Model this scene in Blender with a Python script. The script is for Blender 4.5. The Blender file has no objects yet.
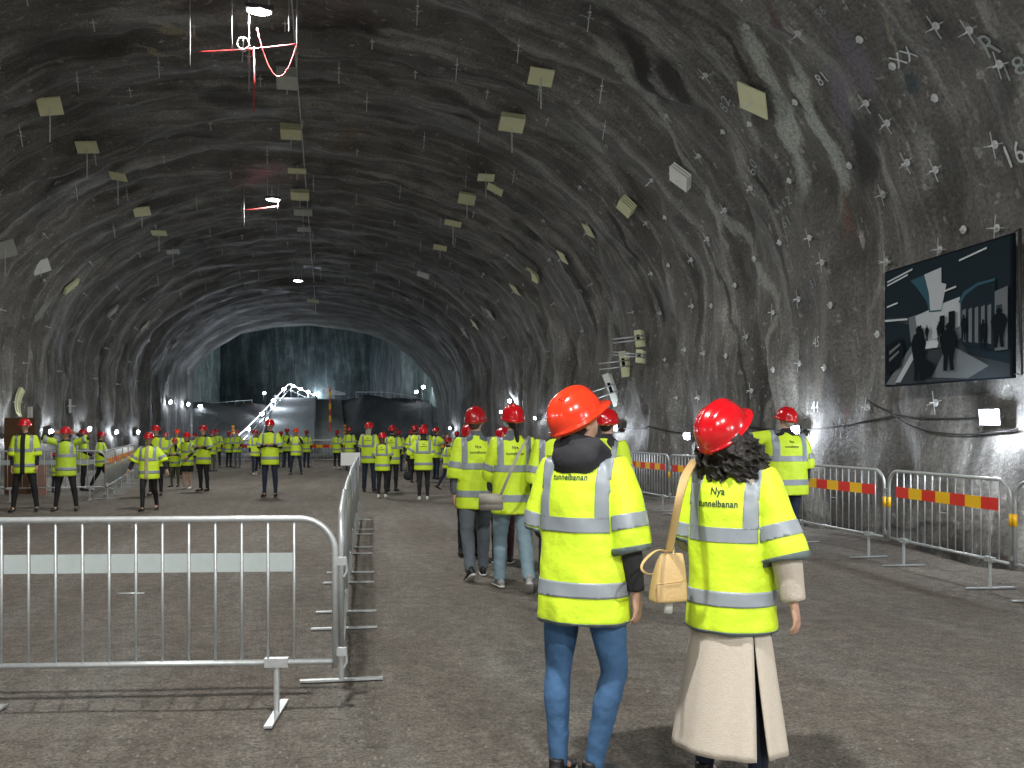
import bpy, bmesh, math, random
from mathutils import Vector, Matrix, noise
from mathutils.bvhtree import BVHTree
R = math.radians
random.seed(7)
SC = bpy.context.scene
COL = SC.collection

# ------------------------------------------------------------------ camera frame
F = 960.0; HZ = 428.0; CH = 1.61; TH = R(11.0)
cT, sT = math.cos(TH), math.sin(TH)
def cw(xc, d, z=0.0):                       # camera-frame right/depth -> world
    return Vector((xc*cT + d*sT, -xc*sT + d*cT, z))
def gp(x, s, z=0.0):
    return cw((x-512)/s, F/s, z)
def pp(x, y, s):
    return gp(x, s, CH + (HZ-y)/s)

# ------------------------------------------------------------------ helpers
def tag(o, label=None, cat=None, group=None, kind=None):
    if label: o['label'] = label
    if cat: o['category'] = cat
    if group: o['group'] = group
    if kind: o['kind'] = kind
    return o
def empty(name, loc=(0,0,0), rz=0, label=None, cat=None, group=None):
    o = bpy.data.objects.new(name, None); COL.objects.link(o)
    o.location = loc; o.rotation_euler = (0,0,rz); o.empty_display_size = .1
    return tag(o, label, cat, group)
def link(name, me, mats, parent=None, smooth=True):
    if not isinstance(mats, (list, tuple)): mats = [mats]
    if len(me.materials) == 0:
        for m in mats: me.materials.append(m)
    if smooth and len(me.polygons): me.polygons.foreach_set('use_smooth', [True]*len(me.polygons))
    o = bpy.data.objects.new(name, me); COL.objects.link(o)
    if parent is not None: o.parent = parent
    return o
def kids(o): return list(o.children)
def copy_tree(o, parent=None):
    c = o.copy(); COL.objects.link(c); c.parent = parent
    if parent is not None: c.matrix_parent_inverse = o.matrix_parent_inverse.copy()
    for ch in kids(o): copy_tree(ch, c)
    return c
def orient(ob, loc, zdir, spin=0.0, scale=1.0):
    q = Vector(zdir).normalized().to_track_quat('Z', 'Y')
    ob.matrix_world = Matrix.Translation(loc) @ q.to_matrix().to_4x4() @ Matrix.Rotation(spin, 4, 'Z') @ Matrix.Scale(scale, 4)

class G:
    """collects closed shapes"""
    def __init__(s): s.v = []; s.f = []; s.m = []
    def add(s, vs, fs, mi=0):
        o = len(s.v); s.v += [tuple(v) for v in vs]
        s.f += [tuple(i+o for i in f) for f in fs]; s.m += [mi]*len(fs)
    def rings(s, rings, mi=0, close=True, caps=True):
        n = len(rings[0]); vs = [p for r in rings for p in r]; fs = []
        for a in range(len(rings)-1):
            for i in range(n if close else n-1):
                j = (i+1) % n
                fs.append((a*n+i, a*n+j, (a+1)*n+j, (a+1)*n+i))
        if caps:
            fs.append(tuple(reversed(range(n)))); fs.append(tuple((len(rings)-1)*n+i for i in range(n)))
        s.add(vs, fs, mi)
    def tube(s, pts, rad, ref=(1,0,0), n=12, mi=0, M=None, round_caps=False):
        pts = [Vector(p) for p in pts]
        if not isinstance(rad, (list, tuple)): rad = [rad]*len(pts)
        rad = [(r, r) if not isinstance(r, (tuple, list)) else r for r in rad]
        if round_caps:
            for e in (0, -1):
                a = pts[e]; b = pts[1 if e == 0 else -2]; d = (a-b).normalized(); r = rad[e]
                ex = [(a + d*r[0]*.5, (r[0]*.85, r[1]*.85)), (a + d*r[0]*.88, (r[0]*.45, r[1]*.45))]
                if e == 0: pts = [ex[1][0], ex[0][0]] + pts; rad = [ex[1][1], ex[0][1]] + rad
                else: pts = pts + [ex[0][0], ex[1][0]]; rad = rad + [ex[0][1], ex[1][1]]
        out = []
        ref = Vector(ref)
        for i, p in enumerate(pts):
            t = (pts[min(i+1, len(pts)-1)] - pts[max(i-1, 0)])
            if t.length < 1e-9: t = Vector((0,0,1))
            t.normalize()
            a = ref - t*ref.dot(t)
            if a.length < .15:
                rr = Vector((0,1,0)) if abs(t.y) < .8 else Vector((0,0,1)); a = rr - t*rr.dot(t)
            a.normalize(); b = t.cross(a)
            ring = []
            for k in range(n):
                an = 2*math.pi*k/n
                q = p + a*(rad[i][0]*math.cos(an)) + b*(rad[i][1]*math.sin(an))
                ring.append(M @ q if M is not None else q)
            out.append(ring)
        s.rings(out, mi)
    def ell(s, c, r, M=None, n=14, m=9, mi=0):
        c = Vector(c); rs = []
        for j in range(1, m):
            ph = math.pi*j/m; ring = []
            for k in range(n):
                an = 2*math.pi*k/n
                q = c + Vector((r[0]*math.sin(ph)*math.cos(an), r[1]*math.sin(ph)*math.sin(an), -r[2]*math.cos(ph)))
                ring.append(M @ q if M is not None else q)
            rs.append(ring)
        s.rings(rs, mi)
    def box(s, c, size, M=None, mi=0, rz=0.0):
        c = Vector(c); h = Vector(size)*.5; vs = []
        for x in (-1,1):
            for y in (-1,1):
                for z in (-1,1):
                    q = Vector((x*h.x, y*h.y, z*h.z))
                    if rz: q = Matrix.Rotation(rz, 3, 'Z') @ q
                    q = q + c
                    vs.append(M @ q if M is not None else q)
        s.add(vs, [(0,1,3,2),(4,6,7,5),(0,4,5,1),(2,3,7,6),(0,2,6,4),(1,5,7,3)], mi)
    def prism(s, poly, y0, y1, M=None, mi=0):       # polygon in xz, extruded in y
        n = len(poly); vs = [Vector((p[0], y0, p[1])) for p in poly] + [Vector((p[0], y1, p[1])) for p in poly]
        if M is not None: vs = [M @ v for v in vs]
        fs = [tuple(range(n)), tuple(reversed(range(n, 2*n)))] + [(i, i+n, (i+1)%n+n, (i+1)%n) for i in range(n)]
        s.add(vs, fs, mi)
    def mesh(s, name='m'):
        me = bpy.data.meshes.new(name); me.from_pydata(s.v, [], s.f)
        me.polygons.foreach_set('material_index', s.m); me.validate()
        bm = bmesh.new(); bm.from_mesh(me); bmesh.ops.recalc_face_normals(bm, faces=bm.faces); bm.to_mesh(me); bm.free()
        return me
    def obj(s, name, mats, parent=None, smooth=True, bevel=0):
        me = s.mesh(name)
        if bevel:
            bm = bmesh.new(); bm.from_mesh(me)
            bmesh.ops.bevel(bm, geom=list(bm.edges), offset=bevel, segments=2, affect='EDGES', clamp_overlap=True)
            bm.to_mesh(me); bm.free()
        return link(name, me, mats, parent, smooth)

def evalmods(me, setup):
    ob = bpy.data.objects.new('tmp', me); COL.objects.link(ob)
    setup(ob)
    dg = bpy.context.evaluated_depsgraph_get()
    m2 = bpy.data.meshes.new_from_object(ob.evaluated_get(dg), depsgraph=dg)
    bpy.data.objects.remove(ob); bpy.data.meshes.remove(me)
    return m2
def vox(g, size, smooth=4, fac=.5):
    def st(o):
        m = o.modifiers.new('r', 'REMESH'); m.mode = 'VOXEL'; m.voxel_size = size
        m = o.modifiers.new('s', 'SMOOTH'); m.factor = fac; m.iterations = smooth
    me = evalmods(g.mesh(), st); me.materials.clear()
    return me
def joinmesh(me, g):
    """append geometry of g (after remesh) to me, keeping material indices"""
    bm = bmesh.new(); bm.from_mesh(me); m2 = g.mesh(); bm.from_mesh(m2); bm.to_mesh(me); bm.free(); bpy.data.meshes.remove(m2)
    return me

# ------------------------------------------------------------------ materials
MATS = {}
def mat(name, col, rough=.6, metal=0.0, var=0.0, vscale=20.0, bump=0.0, bscale=60.0, emit=None, coat=0.0, spec=None):
    if name in MATS: return MATS[name]
    m = bpy.data.materials.new(name); m.use_nodes = True; nt = m.node_tree
    b = nt.nodes['Principled BSDF']
    b.inputs['Base Color'].default_value = (*col, 1); b.inputs['Roughness'].default_value = rough
    b.inputs['Metallic'].default_value = metal
    if coat: b.inputs['Coat Weight'].default_value = coat; b.inputs['Coat Roughness'].default_value = .12
    if spec is not None: b.inputs['Specular IOR Level'].default_value = spec
    tc = nt.nodes.new('ShaderNodeTexCoord')
    n = nt.nodes.new('ShaderNodeTexNoise'); n.inputs['Scale'].default_value = vscale; n.inputs['Detail'].default_value = 5
    nt.links.new(tc.outputs['Object'], n.inputs['Vector'])
    mx = nt.nodes.new('ShaderNodeMix'); mx.data_type = 'RGBA'
    v = max(var, .03)
    mx.inputs[6].default_value = (*[c*(1-v) for c in col], 1); mx.inputs[7].default_value = (*[min(1, c*(1+v)) for c in col], 1)
    nt.links.new(n.outputs['Fac'], mx.inputs[0]); nt.links.new(mx.outputs[2], b.inputs['Base Color'])
    if bump:
        n2 = nt.nodes.new('ShaderNodeTexNoise'); n2.inputs['Scale'].default_value = bscale; n2.inputs['Detail'].default_value = 4
        nt.links.new(tc.outputs['Object'], n2.inputs['Vector'])
        bp = nt.nodes.new('ShaderNodeBump'); bp.inputs['Strength'].default_value = 1; bp.inputs['Distance'].default_value = bump
        nt.links.new(n2.outputs['Fac'], bp.inputs['Height']); nt.links.new(bp.outputs['Normal'], b.inputs['Normal'])
    if emit:
        b.inputs['Emission Color'].default_value = (*emit[0], 1); b.inputs['Emission Strength'].default_value = emit[1]
    MATS[name] = m; return m

VEST = mat('vest_yellow', (.68,.92,.035), .6, var=.05, vscale=4, bump=.016, bscale=8)
VESTG = mat('vest_olive', (.50,.70,.04), .6, var=.06, vscale=4, bump=.01, bscale=9)
BAND = mat('reflective_silver', (.30,.34,.38), .45, metal=.1, var=.05)
TRIM = mat('grey_piping', (.12,.16,.16), .7)
INK = mat('vest_print', (.03,.05,.03), .7)
SKIN = mat('skin', (.55,.33,.24), .5, var=.06)
EYE = mat('eye_dark', (.02,.015,.01), .3); LIP = mat('lips', (.38,.14,.12), .5)
HATO = mat('hat_orange_red', (.85,.045,.012), .22, coat=.6, var=.02)
HATR = mat('hat_red', (.62,.006,.012), .2, coat=.7, var=.02)
HATD = mat('hat_dark_red', (.42,.006,.012), .25, coat=.5, var=.02)
HBAND = mat('hat_harness', (.75,.12,.03), .5)
JEAN = mat('blue_denim', (.045,.115,.235), .85, var=.45, vscale=9, bump=.010, bscale=16)
JEANL = mat('light_denim', (.22,.32,.38), .8, var=.25, vscale=6, bump=.006, bscale=14)
GREYT = mat('grey_trousers', (.11,.13,.15), .85, var=.2, vscale=6, bump=.006, bscale=14)
NAVY = mat('navy_cloth', (.014,.024,.05), .8, var=.2, bump=.004, bscale=16)
BLACK = mat('black_cloth', (.012,.012,.014), .8, var=.3, bump=.004, bscale=16)
MAROON = mat('maroon_cloth', (.05,.015,.02), .8, var=.2)
HOOD = mat('charcoal_hoodie', (.028,.028,.034), .85, var=.25, bump=.006, bscale=20)
COAT = mat('oatmeal_wool', (.56,.50,.42), .9, var=.1, vscale=60, bump=.003, bscale=180)
BEIGE = mat('beige_top', (.42,.38,.25), .85, var=.1)
OLIVE = mat('olive_cloth', (.10,.12,.06), .85, var=.15)
HAIRB = mat('dark_hair', (.012,.009,.008), .55, var=.4, vscale=90, bump=.01, bscale=60)
HAIRN = mat('brown_hair', (.09,.05,.03), .55, var=.4, vscale=90, bump=.008, bscale=60)
HAIRG = mat('grey_hair', (.35,.33,.3), .6, var=.3, vscale=90)
SHOEW = mat('white_shoe', (.65,.65,.63), .6); SHOEB = mat('black_shoe', (.012,.012,.012), .5); SHOEG = mat('grey_shoe', (.3,.3,.3), .6)
SOLE = mat('pale_sole', (.55,.55,.52), .6)
TAN = mat('tan_leather', (.62,.43,.19), .42, var=.08, bump=.002, bscale=70)
PALEBAG = mat('pale_bag', (.38,.36,.31), .6, var=.1)
GOLD = mat('bag_ring_metal', (.75,.72,.62), .2, metal=1)
GALV = mat('galvanised_steel', (.52,.55,.56), .42, metal=.55, var=.22, vscale=30, bump=.001, bscale=80)
RED = mat('reflective_red', (.75,.03,.02), .4); YEL = mat('reflective_yellow', (.95,.55,.01), .4)
PALE = mat('reflective_pale', (.38,.43,.43), .5, var=.1)
WIRE = mat('bolt_steel', (.55,.57,.56), .5, metal=0, var=.2)
CROSS = mat('cross_mark_pale', (.42,.45,.45), .7)
PADM = mat('pad_foam_pale_yellow', (.66,.67,.42), .9, var=.1, vscale=6)
PADW = mat('pad_foam_white', (.68,.70,.66), .9, var=.08, vscale=6)
PADG = mat('pad_foam_grey', (.44,.46,.42), .9, var=.12, vscale=6)
REDC = mat('red_cable', (.42,.03,.03), .6); ROD = mat('dull_rod', (.26,.27,.27), .6); BLKC = mat('black_cable', (.015,.015,.015), .6)
PLASTIC = mat('lamp_housing', (.05,.05,.055), .5)
WHITE = mat('white_board', (.62,.64,.62), .6)
WOOD = mat('brown_plywood', (.13,.065,.03), .8, var=.25, vscale=5)
PINK = mat('pink_board', (.42,.25,.20), .8, var=.1)
SPRAY = mat('spray_paint_white', (.55,.60,.61), .8, var=.4, vscale=25)
SPRAYD = mat('spray_paint_faint', (.27,.31,.31), .8, var=.4, vscale=25)
LAMPW = mat('lamp_face_cool', (.9,.9,.9), .4, emit=((.86,.93,1), 40))
LAMPB = mat('lamp_face_bright', (.9,.9,.9), .4, emit=((1,.99,.95), 28))
STRIP = mat('led_strip', (.9,.9,.9), .4, emit=((.80,.88,1), 2.6))

def rockmat(name, c1, c2, c3, c4, seed=0.0, rmin=.5, streak=1.0, patches=None):
    m = bpy.data.materials.new(name); m.use_nodes = True; nt = m.node_tree; N = nt.nodes; L = nt.links
    b = N['Principled BSDF']
    uv = N.new('ShaderNodeUVMap'); uv.uv_map = 'rock'
    def mapped(sx, sy, off=0):
        mp = N.new('ShaderNodeMapping'); mp.inputs['Scale'].default_value = (sx, sy, 1); mp.inputs['Location'].default_value = (off+seed, off*.7, 0)
        L.new(uv.outputs[0], mp.inputs[0]); return mp.outputs[0]
    def nz(vec, sc, det=6, rough=.6, dist=0.0):
        n = N.new('ShaderNodeTexNoise'); n.inputs['Scale'].default_value = sc; n.inputs['Detail'].default_value = det
        n.inputs['Roughness'].default_value = rough; n.inputs['Distortion'].default_value = dist
        L.new(vec, n.inputs['Vector']); return n.outputs['Fac']
    def ramp(fac, stops):
        r = N.new('ShaderNodeValToRGB'); e = r.color_ramp.elements
        e[0].position, e[0].color = stops[0][0], stops[0][1]
        e[1].position, e[1].color = stops[-1][0], stops[-1][1]
        for p, c in stops[1:-1]:
            x = e.new(p); x.color = c
        L.new(fac, r.inputs[0]); return r.outputs[0]
    def mix(f, a, c, mode='MIX'):
        x = N.new('ShaderNodeMix'); x.data_type = 'RGBA'; x.blend_type = mode
        if isinstance(f, float): x.inputs[0].default_value = f
        else: L.new(f, x.inputs[0])
        L.new(a, x.inputs[6]) if not isinstance(a, tuple) else setattr(x.inputs[6], 'default_value', a)
        L.new(c, x.inputs[7]) if not isinstance(c, tuple) else setattr(x.inputs[7], 'default_value', c)
        return x.outputs[2]
    w = (1,1,1,1); k = (0,0,0,1)
    base = ramp(nz(mapped(.35,.22), 1.0, 8, .65), [(.3,(*c1,1)),(.7,(*c2,1))])
    st = ramp(nz(mapped(1.3,.16,3), 1.0, 7, .62, .6), [(.50,k),(.66,w)])
    base = mix(st, base, (*c3,1))
    dk = ramp(nz(mapped(1.0,.17,9), 1.0, 6, .6, .8), [(.30,w),(.43,k)])
    base = mix(dk, base, (*c4,1))
    st2 = ramp(nz(mapped(4.5,.35,5), 1.0, 5, .6, .3), [(.56,k),(.70,(.38*streak,)*3+(1,))])
    base = mix(st2, base, (*[min(1,c*1.5) for c in c3],1))
    fl = ramp(nz(mapped(2.1,1.7,6), 3.0, 3, .5), [(.63,k),(.68,(.55,.55,.55,1))]); base = mix(fl, base, (*[min(1,c*1.35) for c in c3],1))
    mo = ramp(nz(mapped(.9,.8,8), 1.0, 8, .7), [(.35,(.55,.55,.55,1)),(.65,(1.3,1.3,1.3,1))]); base = mix(1.0, base, mo, 'MULTIPLY')
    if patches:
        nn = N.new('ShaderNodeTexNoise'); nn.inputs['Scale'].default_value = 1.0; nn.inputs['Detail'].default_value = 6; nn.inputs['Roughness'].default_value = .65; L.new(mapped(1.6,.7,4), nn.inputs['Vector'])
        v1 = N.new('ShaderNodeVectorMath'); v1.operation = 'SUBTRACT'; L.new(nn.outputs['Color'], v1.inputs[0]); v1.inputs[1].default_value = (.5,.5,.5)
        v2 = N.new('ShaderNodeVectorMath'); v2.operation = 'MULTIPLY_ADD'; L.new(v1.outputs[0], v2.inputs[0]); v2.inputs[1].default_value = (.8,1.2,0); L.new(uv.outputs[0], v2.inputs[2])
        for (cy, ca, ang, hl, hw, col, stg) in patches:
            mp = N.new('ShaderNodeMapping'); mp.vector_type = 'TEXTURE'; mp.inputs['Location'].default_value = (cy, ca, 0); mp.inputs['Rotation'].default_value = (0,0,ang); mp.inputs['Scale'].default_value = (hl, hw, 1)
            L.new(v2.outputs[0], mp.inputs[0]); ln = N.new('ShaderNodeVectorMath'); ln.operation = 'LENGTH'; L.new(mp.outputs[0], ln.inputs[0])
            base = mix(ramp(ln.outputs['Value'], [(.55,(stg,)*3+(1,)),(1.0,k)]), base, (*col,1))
    sp = ramp(nz(mapped(9,9), 2.2, 4, .7), [(.35,(.6,.6,.6,1)),(.65,(1.35,1.35,1.35,1))])
    base = mix(1.0, base, sp, 'MULTIPLY')
    L.new(base, b.inputs['Base Color'])
    rg = ramp(nz(mapped(.9,.3,7), 1.0, 5), [(.35,(rmin,)*3+(1,)),(.65,(.9,.9,.9,1))])
    L.new(rg, b.inputs['Roughness'])
    bp = N.new('ShaderNodeBump'); bp.inputs['Distance'].default_value = .035; bp.inputs['Strength'].default_value = .9
    L.new(nz(mapped(2.4,2.0,2), 1.0, 10, .72), bp.inputs['Height'])
    bp2 = N.new('ShaderNodeBump'); bp2.inputs['Distance'].default_value = .02; bp2.inputs['Strength'].default_value = .8
    L.new(nz(mapped(17,14,1), 1.0, 5, .7), bp2.inputs['Height']); L.new(bp.outputs[0], bp2.inputs['Normal'])
    L.new(bp2.outputs[0], b.inputs['Normal'])
    return m
ROCKT = rockmat('chamber_rock', (.12,.17,.16), (.24,.31,.29), (.38,.45,.42), (.06,.09,.085), 4.0)
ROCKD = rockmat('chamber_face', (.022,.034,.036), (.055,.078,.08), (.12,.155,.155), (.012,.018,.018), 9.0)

def groundmat(name, c1, c2, c3, bump=.04):
    m = bpy.data.materials.new(name); m.use_nodes = True; nt = m.node_tree; N = nt.nodes; L = nt.links
    b = N['Principled BSDF']; b.inputs['Roughness'].default_value = .88
    tc = N.new('ShaderNodeTexCoord')
    def nz(sc, det=6, rough=.6, sx=1, sy=1):
        mp = N.new('ShaderNodeMapping'); mp.inputs['Scale'].default_value = (sx, sy, 1); L.new(tc.outputs['Object'], mp.inputs[0])
        n = N.new('ShaderNodeTexNoise'); n.inputs['Scale'].default_value = sc; n.inputs['Detail'].default_value = det; n.inputs['Roughness'].default_value = rough
        L.new(mp.outputs[0], n.inputs['Vector']); return n.outputs['Fac']
    def ramp(fac, a, ca, c, cb):
        r = N.new('ShaderNodeValToRGB'); e = r.color_ramp.elements
        e[0].position, e[0].color, e[1].position, e[1].color = a, (*ca,1), c, (*cb,1); L.new(fac, r.inputs[0]); return r.outputs[0]
    def mix(f, a, c, mode='MIX'):
        x = N.new('ShaderNodeMix'); x.data_type = 'RGBA'; x.blend_type = mode
        if isinstance(f, float): x.inputs[0].default_value = f
        else: L.new(f, x.inputs[0])
        L.new(a, x.inputs[6]); L.new(c, x.inputs[7]); return x.outputs[2]
    base = ramp(nz(.45, 5, .6), .35, c1, .65, c2)
    trk = ramp(nz(1.0, 5, .6, 1.6, .25), .45, (0,0,0), .7, (1,1,1))
    rgb = N.new('ShaderNodeRGB'); rgb.outputs[0].default_value = (*c3,1)
    base = mix(trk, base, rgb.outputs[0])
    base = mix(1.0, base, ramp(nz(55, 4, .75), .34, (.42,.42,.42), .64, (1.6,1.6,1.6)), 'MULTIPLY')
    base = mix(1.0, base, ramp(nz(7, 6, .7), .35, (.72,.72,.72), .65, (1.22,1.22,1.22)), 'MULTIPLY')
    L.new(base, b.inputs['Base Color'])
    bp = N.new('ShaderNodeBump'); bp.inputs['Distance'].default_value = bump; L.new(nz(30, 6, .75), bp.inputs['Height'])
    bp2 = N.new('ShaderNodeBump'); bp2.inputs['Distance'].default_value = bump*1.6; L.new(nz(4.0, 5, .6), bp2.inputs['Height'])
    L.new(bp.outputs[0], bp2.inputs['Normal']); L.new(bp2.outputs[0], b.inputs['Normal'])
    return m
GRAVEL = groundmat('crushed_gravel', (.15,.128,.105), (.20,.175,.145), (.225,.215,.19))
DIRT = groundmat('dark_muck', (.022,.022,.024), (.04,.038,.038), (.05,.048,.046), .08)
SHOULD = groundmat('pale_gravel', (.24,.215,.19), (.30,.275,.25), (.33,.31,.29))
ROAD = groundmat('ramp_surface', (.20,.21,.21), (.27,.28,.28), (.31,.32,.32), .01)
STONE = mat('pebble_grey', (.16,.145,.125), .9, var=.4, vscale=3)

# ------------------------------------------------------------------ tunnel
XL, XR, ZS, ZC, NE = -8.6, 7.5, 3.6, 8.75, 2.12
XM, XA = (XL+XR)/2, (XR-XL)/2
prof = [(XR, -.3 + i*(ZS+.3)/14) for i in range(14)]
for i in range(101):
    a = math.pi*i/100; c, s_ = math.cos(a), math.sin(a)
    prof.append((XM + XA*math.copysign(abs(c)**(2/NE), c), ZS + (ZC-ZS)*abs(s_)**(2/NE)))
prof += [(XL, ZS - (i+1)*(ZS+.3)/14) for i in range(14)]
cum = [0.0]
for i in range(1, len(prof)): cum.append(cum[-1] + math.dist(prof[i], prof[i-1]))
ARC = cum[-1]
def base(a):
    a = min(max(a, 0), ARC-1e-6); lo, hi = 0, len(cum)-1
    while hi-lo > 1:
        md = (lo+hi)//2
        if cum[md] <= a: lo = md
        else: hi = md
    t = (a-cum[lo])/(cum[hi]-cum[lo]); p, q = prof[lo], prof[hi]
    lo2, hi2 = max(lo-2, 0), min(hi+2, len(prof)-1)
    dx, dz = prof[hi2][0]-prof[lo2][0], prof[hi2][1]-prof[lo2][1]; l = math.hypot(dx, dz)
    return p[0]+(q[0]-p[0])*t, p[1]+(q[1]-p[1])*t, -dz/l, dx/l      # inward normal
def disp(y, a):
    cr = 1 - .5*math.exp(-((a-ARC/2)/6.5)**2)
    wob = noise.noise((a*.35, y*.12, 5.0))*1.8 + noise.noise((a*1.1, y*.4, 8.0))*.45
    ph = ((y + wob) / 3.9) % 1.0
    saw = (ph if ph < .88 else (1-ph)/.12*.88)                        # each blasting round flares out, then steps in
    d = (saw-.45)*.26*cr
    yy = y + 1.2*noise.noise((a*.28, y*.2, 2.0))
    r = noise.noise((yy*.75, a*.22, 1.0)); d += .22*r
    r2 = abs(noise.noise((yy*.95, a*.30, 3.0))); d += .22*(.25-r2)*cr
    d += .07*noise.noise((y*1.5, a*1.2, 7.0)) + .05*noise.noise((y*2.6, a*2.6, 4.0)) + .022*noise.noise((y*5, a*5, 9.0))
    if a < 6:                                                            # the rock is trimmed back behind the hanging picture
        k_ = max(0, 1-max(0, abs(y-10.4)-1.9)/.8) * max(0, 1-max(0, abs(a-3.2)-1.1)/.8); d -= max(0, d+.05)*k_
    return d
def tunnel_mesh(y0, y1, dyf, na):
    ys = [y0]
    while ys[-1] < y1: ys.append(ys[-1] + dyf(ys[-1]))
    vs, uvs = [], []
    for y in ys:
        for j in range(na+1):
            a = ARC*j/na; x, z, nx, nz_ = base(a); d = disp(y, a)
            vs.append((x+nx*d, y, z+nz_*d)); uvs.append((y, a))
    W = na+1; fs = [(i*W+j, (i+1)*W+j, (i+1)*W+j+1, i*W+j+1) for i in range(len(ys)-1) for j in range(na)]
    return vs, fs, uvs
def uvmesh(name, vs, fs, uvs, m, kind='structure', smooth=True):
    me = bpy.data.meshes.new(name); me.from_pydata(vs, [], fs)
    u = me.uv_layers.new(name='rock')
    vi = [0]*len(me.loops); me.loops.foreach_get('vertex_index', vi)
    flat = []
    for i in vi: flat += [uvs[i][0], uvs[i][1]]
    u.data.foreach_set('uv', flat)
    o = link(name, me, m, None, smooth); tag(o, kind=kind); return o
vs, fs, uvs = tunnel_mesh(-20, 62, lambda y: .13 if 4 < y < 24 else (.2 if y < 40 else .3), 190)
TB = BVHTree.FromPolygons([Vector(v) for v in vs], fs)
# split into right wall, left wall, ceiling by arc
def uvp(x, y):
    d = (pp(x, y, 100.0) - CAM).normalized(); loc = TB.ray_cast(CAM, d, 200)[0]
    best = min(range(len(prof)), key=lambda i: (prof[i][0]-loc.x)**2 + (prof[i][1]-loc.z)**2); return loc.y, cum[best]
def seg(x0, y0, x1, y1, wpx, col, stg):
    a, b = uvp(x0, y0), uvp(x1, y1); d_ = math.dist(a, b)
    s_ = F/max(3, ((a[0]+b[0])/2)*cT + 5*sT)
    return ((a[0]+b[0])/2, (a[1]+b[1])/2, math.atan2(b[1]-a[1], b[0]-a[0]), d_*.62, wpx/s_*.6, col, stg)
CAM = Vector((0,0,CH))
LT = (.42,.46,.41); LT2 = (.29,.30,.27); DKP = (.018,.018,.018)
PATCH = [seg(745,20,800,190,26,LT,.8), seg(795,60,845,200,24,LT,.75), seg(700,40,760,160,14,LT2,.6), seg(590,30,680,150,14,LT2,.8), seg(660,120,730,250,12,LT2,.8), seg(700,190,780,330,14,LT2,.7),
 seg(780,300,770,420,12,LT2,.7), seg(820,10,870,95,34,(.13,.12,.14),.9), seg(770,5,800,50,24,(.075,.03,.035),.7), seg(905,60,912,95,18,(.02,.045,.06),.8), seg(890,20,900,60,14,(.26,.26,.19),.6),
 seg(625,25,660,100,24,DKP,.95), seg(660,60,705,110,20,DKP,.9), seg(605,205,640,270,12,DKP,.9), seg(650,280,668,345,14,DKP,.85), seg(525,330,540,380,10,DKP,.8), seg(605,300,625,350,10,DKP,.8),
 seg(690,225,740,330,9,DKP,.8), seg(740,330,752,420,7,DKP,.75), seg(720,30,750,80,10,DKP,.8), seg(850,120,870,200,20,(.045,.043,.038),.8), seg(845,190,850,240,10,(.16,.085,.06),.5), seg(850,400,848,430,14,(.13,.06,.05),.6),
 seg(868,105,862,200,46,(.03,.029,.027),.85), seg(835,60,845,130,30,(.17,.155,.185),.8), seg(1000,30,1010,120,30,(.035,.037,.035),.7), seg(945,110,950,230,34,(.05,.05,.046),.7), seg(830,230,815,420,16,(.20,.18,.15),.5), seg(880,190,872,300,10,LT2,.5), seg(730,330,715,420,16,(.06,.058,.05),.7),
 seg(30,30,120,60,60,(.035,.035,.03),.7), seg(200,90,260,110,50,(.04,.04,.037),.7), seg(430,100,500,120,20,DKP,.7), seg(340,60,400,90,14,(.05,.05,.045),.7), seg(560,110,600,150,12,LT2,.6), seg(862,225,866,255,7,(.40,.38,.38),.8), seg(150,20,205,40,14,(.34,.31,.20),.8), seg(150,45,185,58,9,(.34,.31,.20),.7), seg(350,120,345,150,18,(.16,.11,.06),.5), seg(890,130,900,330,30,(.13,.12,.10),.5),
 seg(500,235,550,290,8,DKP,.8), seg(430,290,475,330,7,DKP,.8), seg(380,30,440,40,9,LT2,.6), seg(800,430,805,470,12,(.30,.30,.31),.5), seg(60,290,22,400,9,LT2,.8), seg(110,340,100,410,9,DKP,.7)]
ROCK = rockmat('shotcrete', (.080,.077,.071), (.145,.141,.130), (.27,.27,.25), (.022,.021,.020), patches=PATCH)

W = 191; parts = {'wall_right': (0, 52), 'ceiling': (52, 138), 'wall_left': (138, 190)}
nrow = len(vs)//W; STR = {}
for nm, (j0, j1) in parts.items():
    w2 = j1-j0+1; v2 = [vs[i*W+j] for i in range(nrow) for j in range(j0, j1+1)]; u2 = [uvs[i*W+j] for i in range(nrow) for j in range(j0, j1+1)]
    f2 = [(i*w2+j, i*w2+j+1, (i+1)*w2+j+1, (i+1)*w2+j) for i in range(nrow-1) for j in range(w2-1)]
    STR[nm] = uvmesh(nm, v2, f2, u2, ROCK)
CAM = Vector((0,0,CH))
def ray(x, y):
    d = (pp(x, y, 100.0) - CAM).normalized()
    loc, nrm, idx, dist = TB.ray_cast(CAM, d, 200)
    if loc is None: return None
    # smooth inward normal from base profile
    best = min(range(len(prof)), key=lambda i: (prof[i][0]-loc.x)**2 + (prof[i][1]-loc.z)**2)
    _, _, nx, nz_ = base(cum[best]); n = Vector((nx, 0, nz_))
    return loc, n, F/((loc-CAM).dot(Vector((sT, cT, 0))))
def wall_at(y, a):
    x, z, nx, nz_ = base(a); d = disp(y, a); return Vector((x+nx*d, y, z+nz_*d)), Vector((nx, 0, nz_))
def right_wall_x(y, z):
    h = TB.ray_cast(Vector((0, y, z)), Vector((1,0,0)), 50); return h[0].x
def left_wall_x(y, z):
    h = TB.ray_cast(Vector((0, y, z)), Vector((-1,0,0)), 50); return h[0].x

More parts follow.
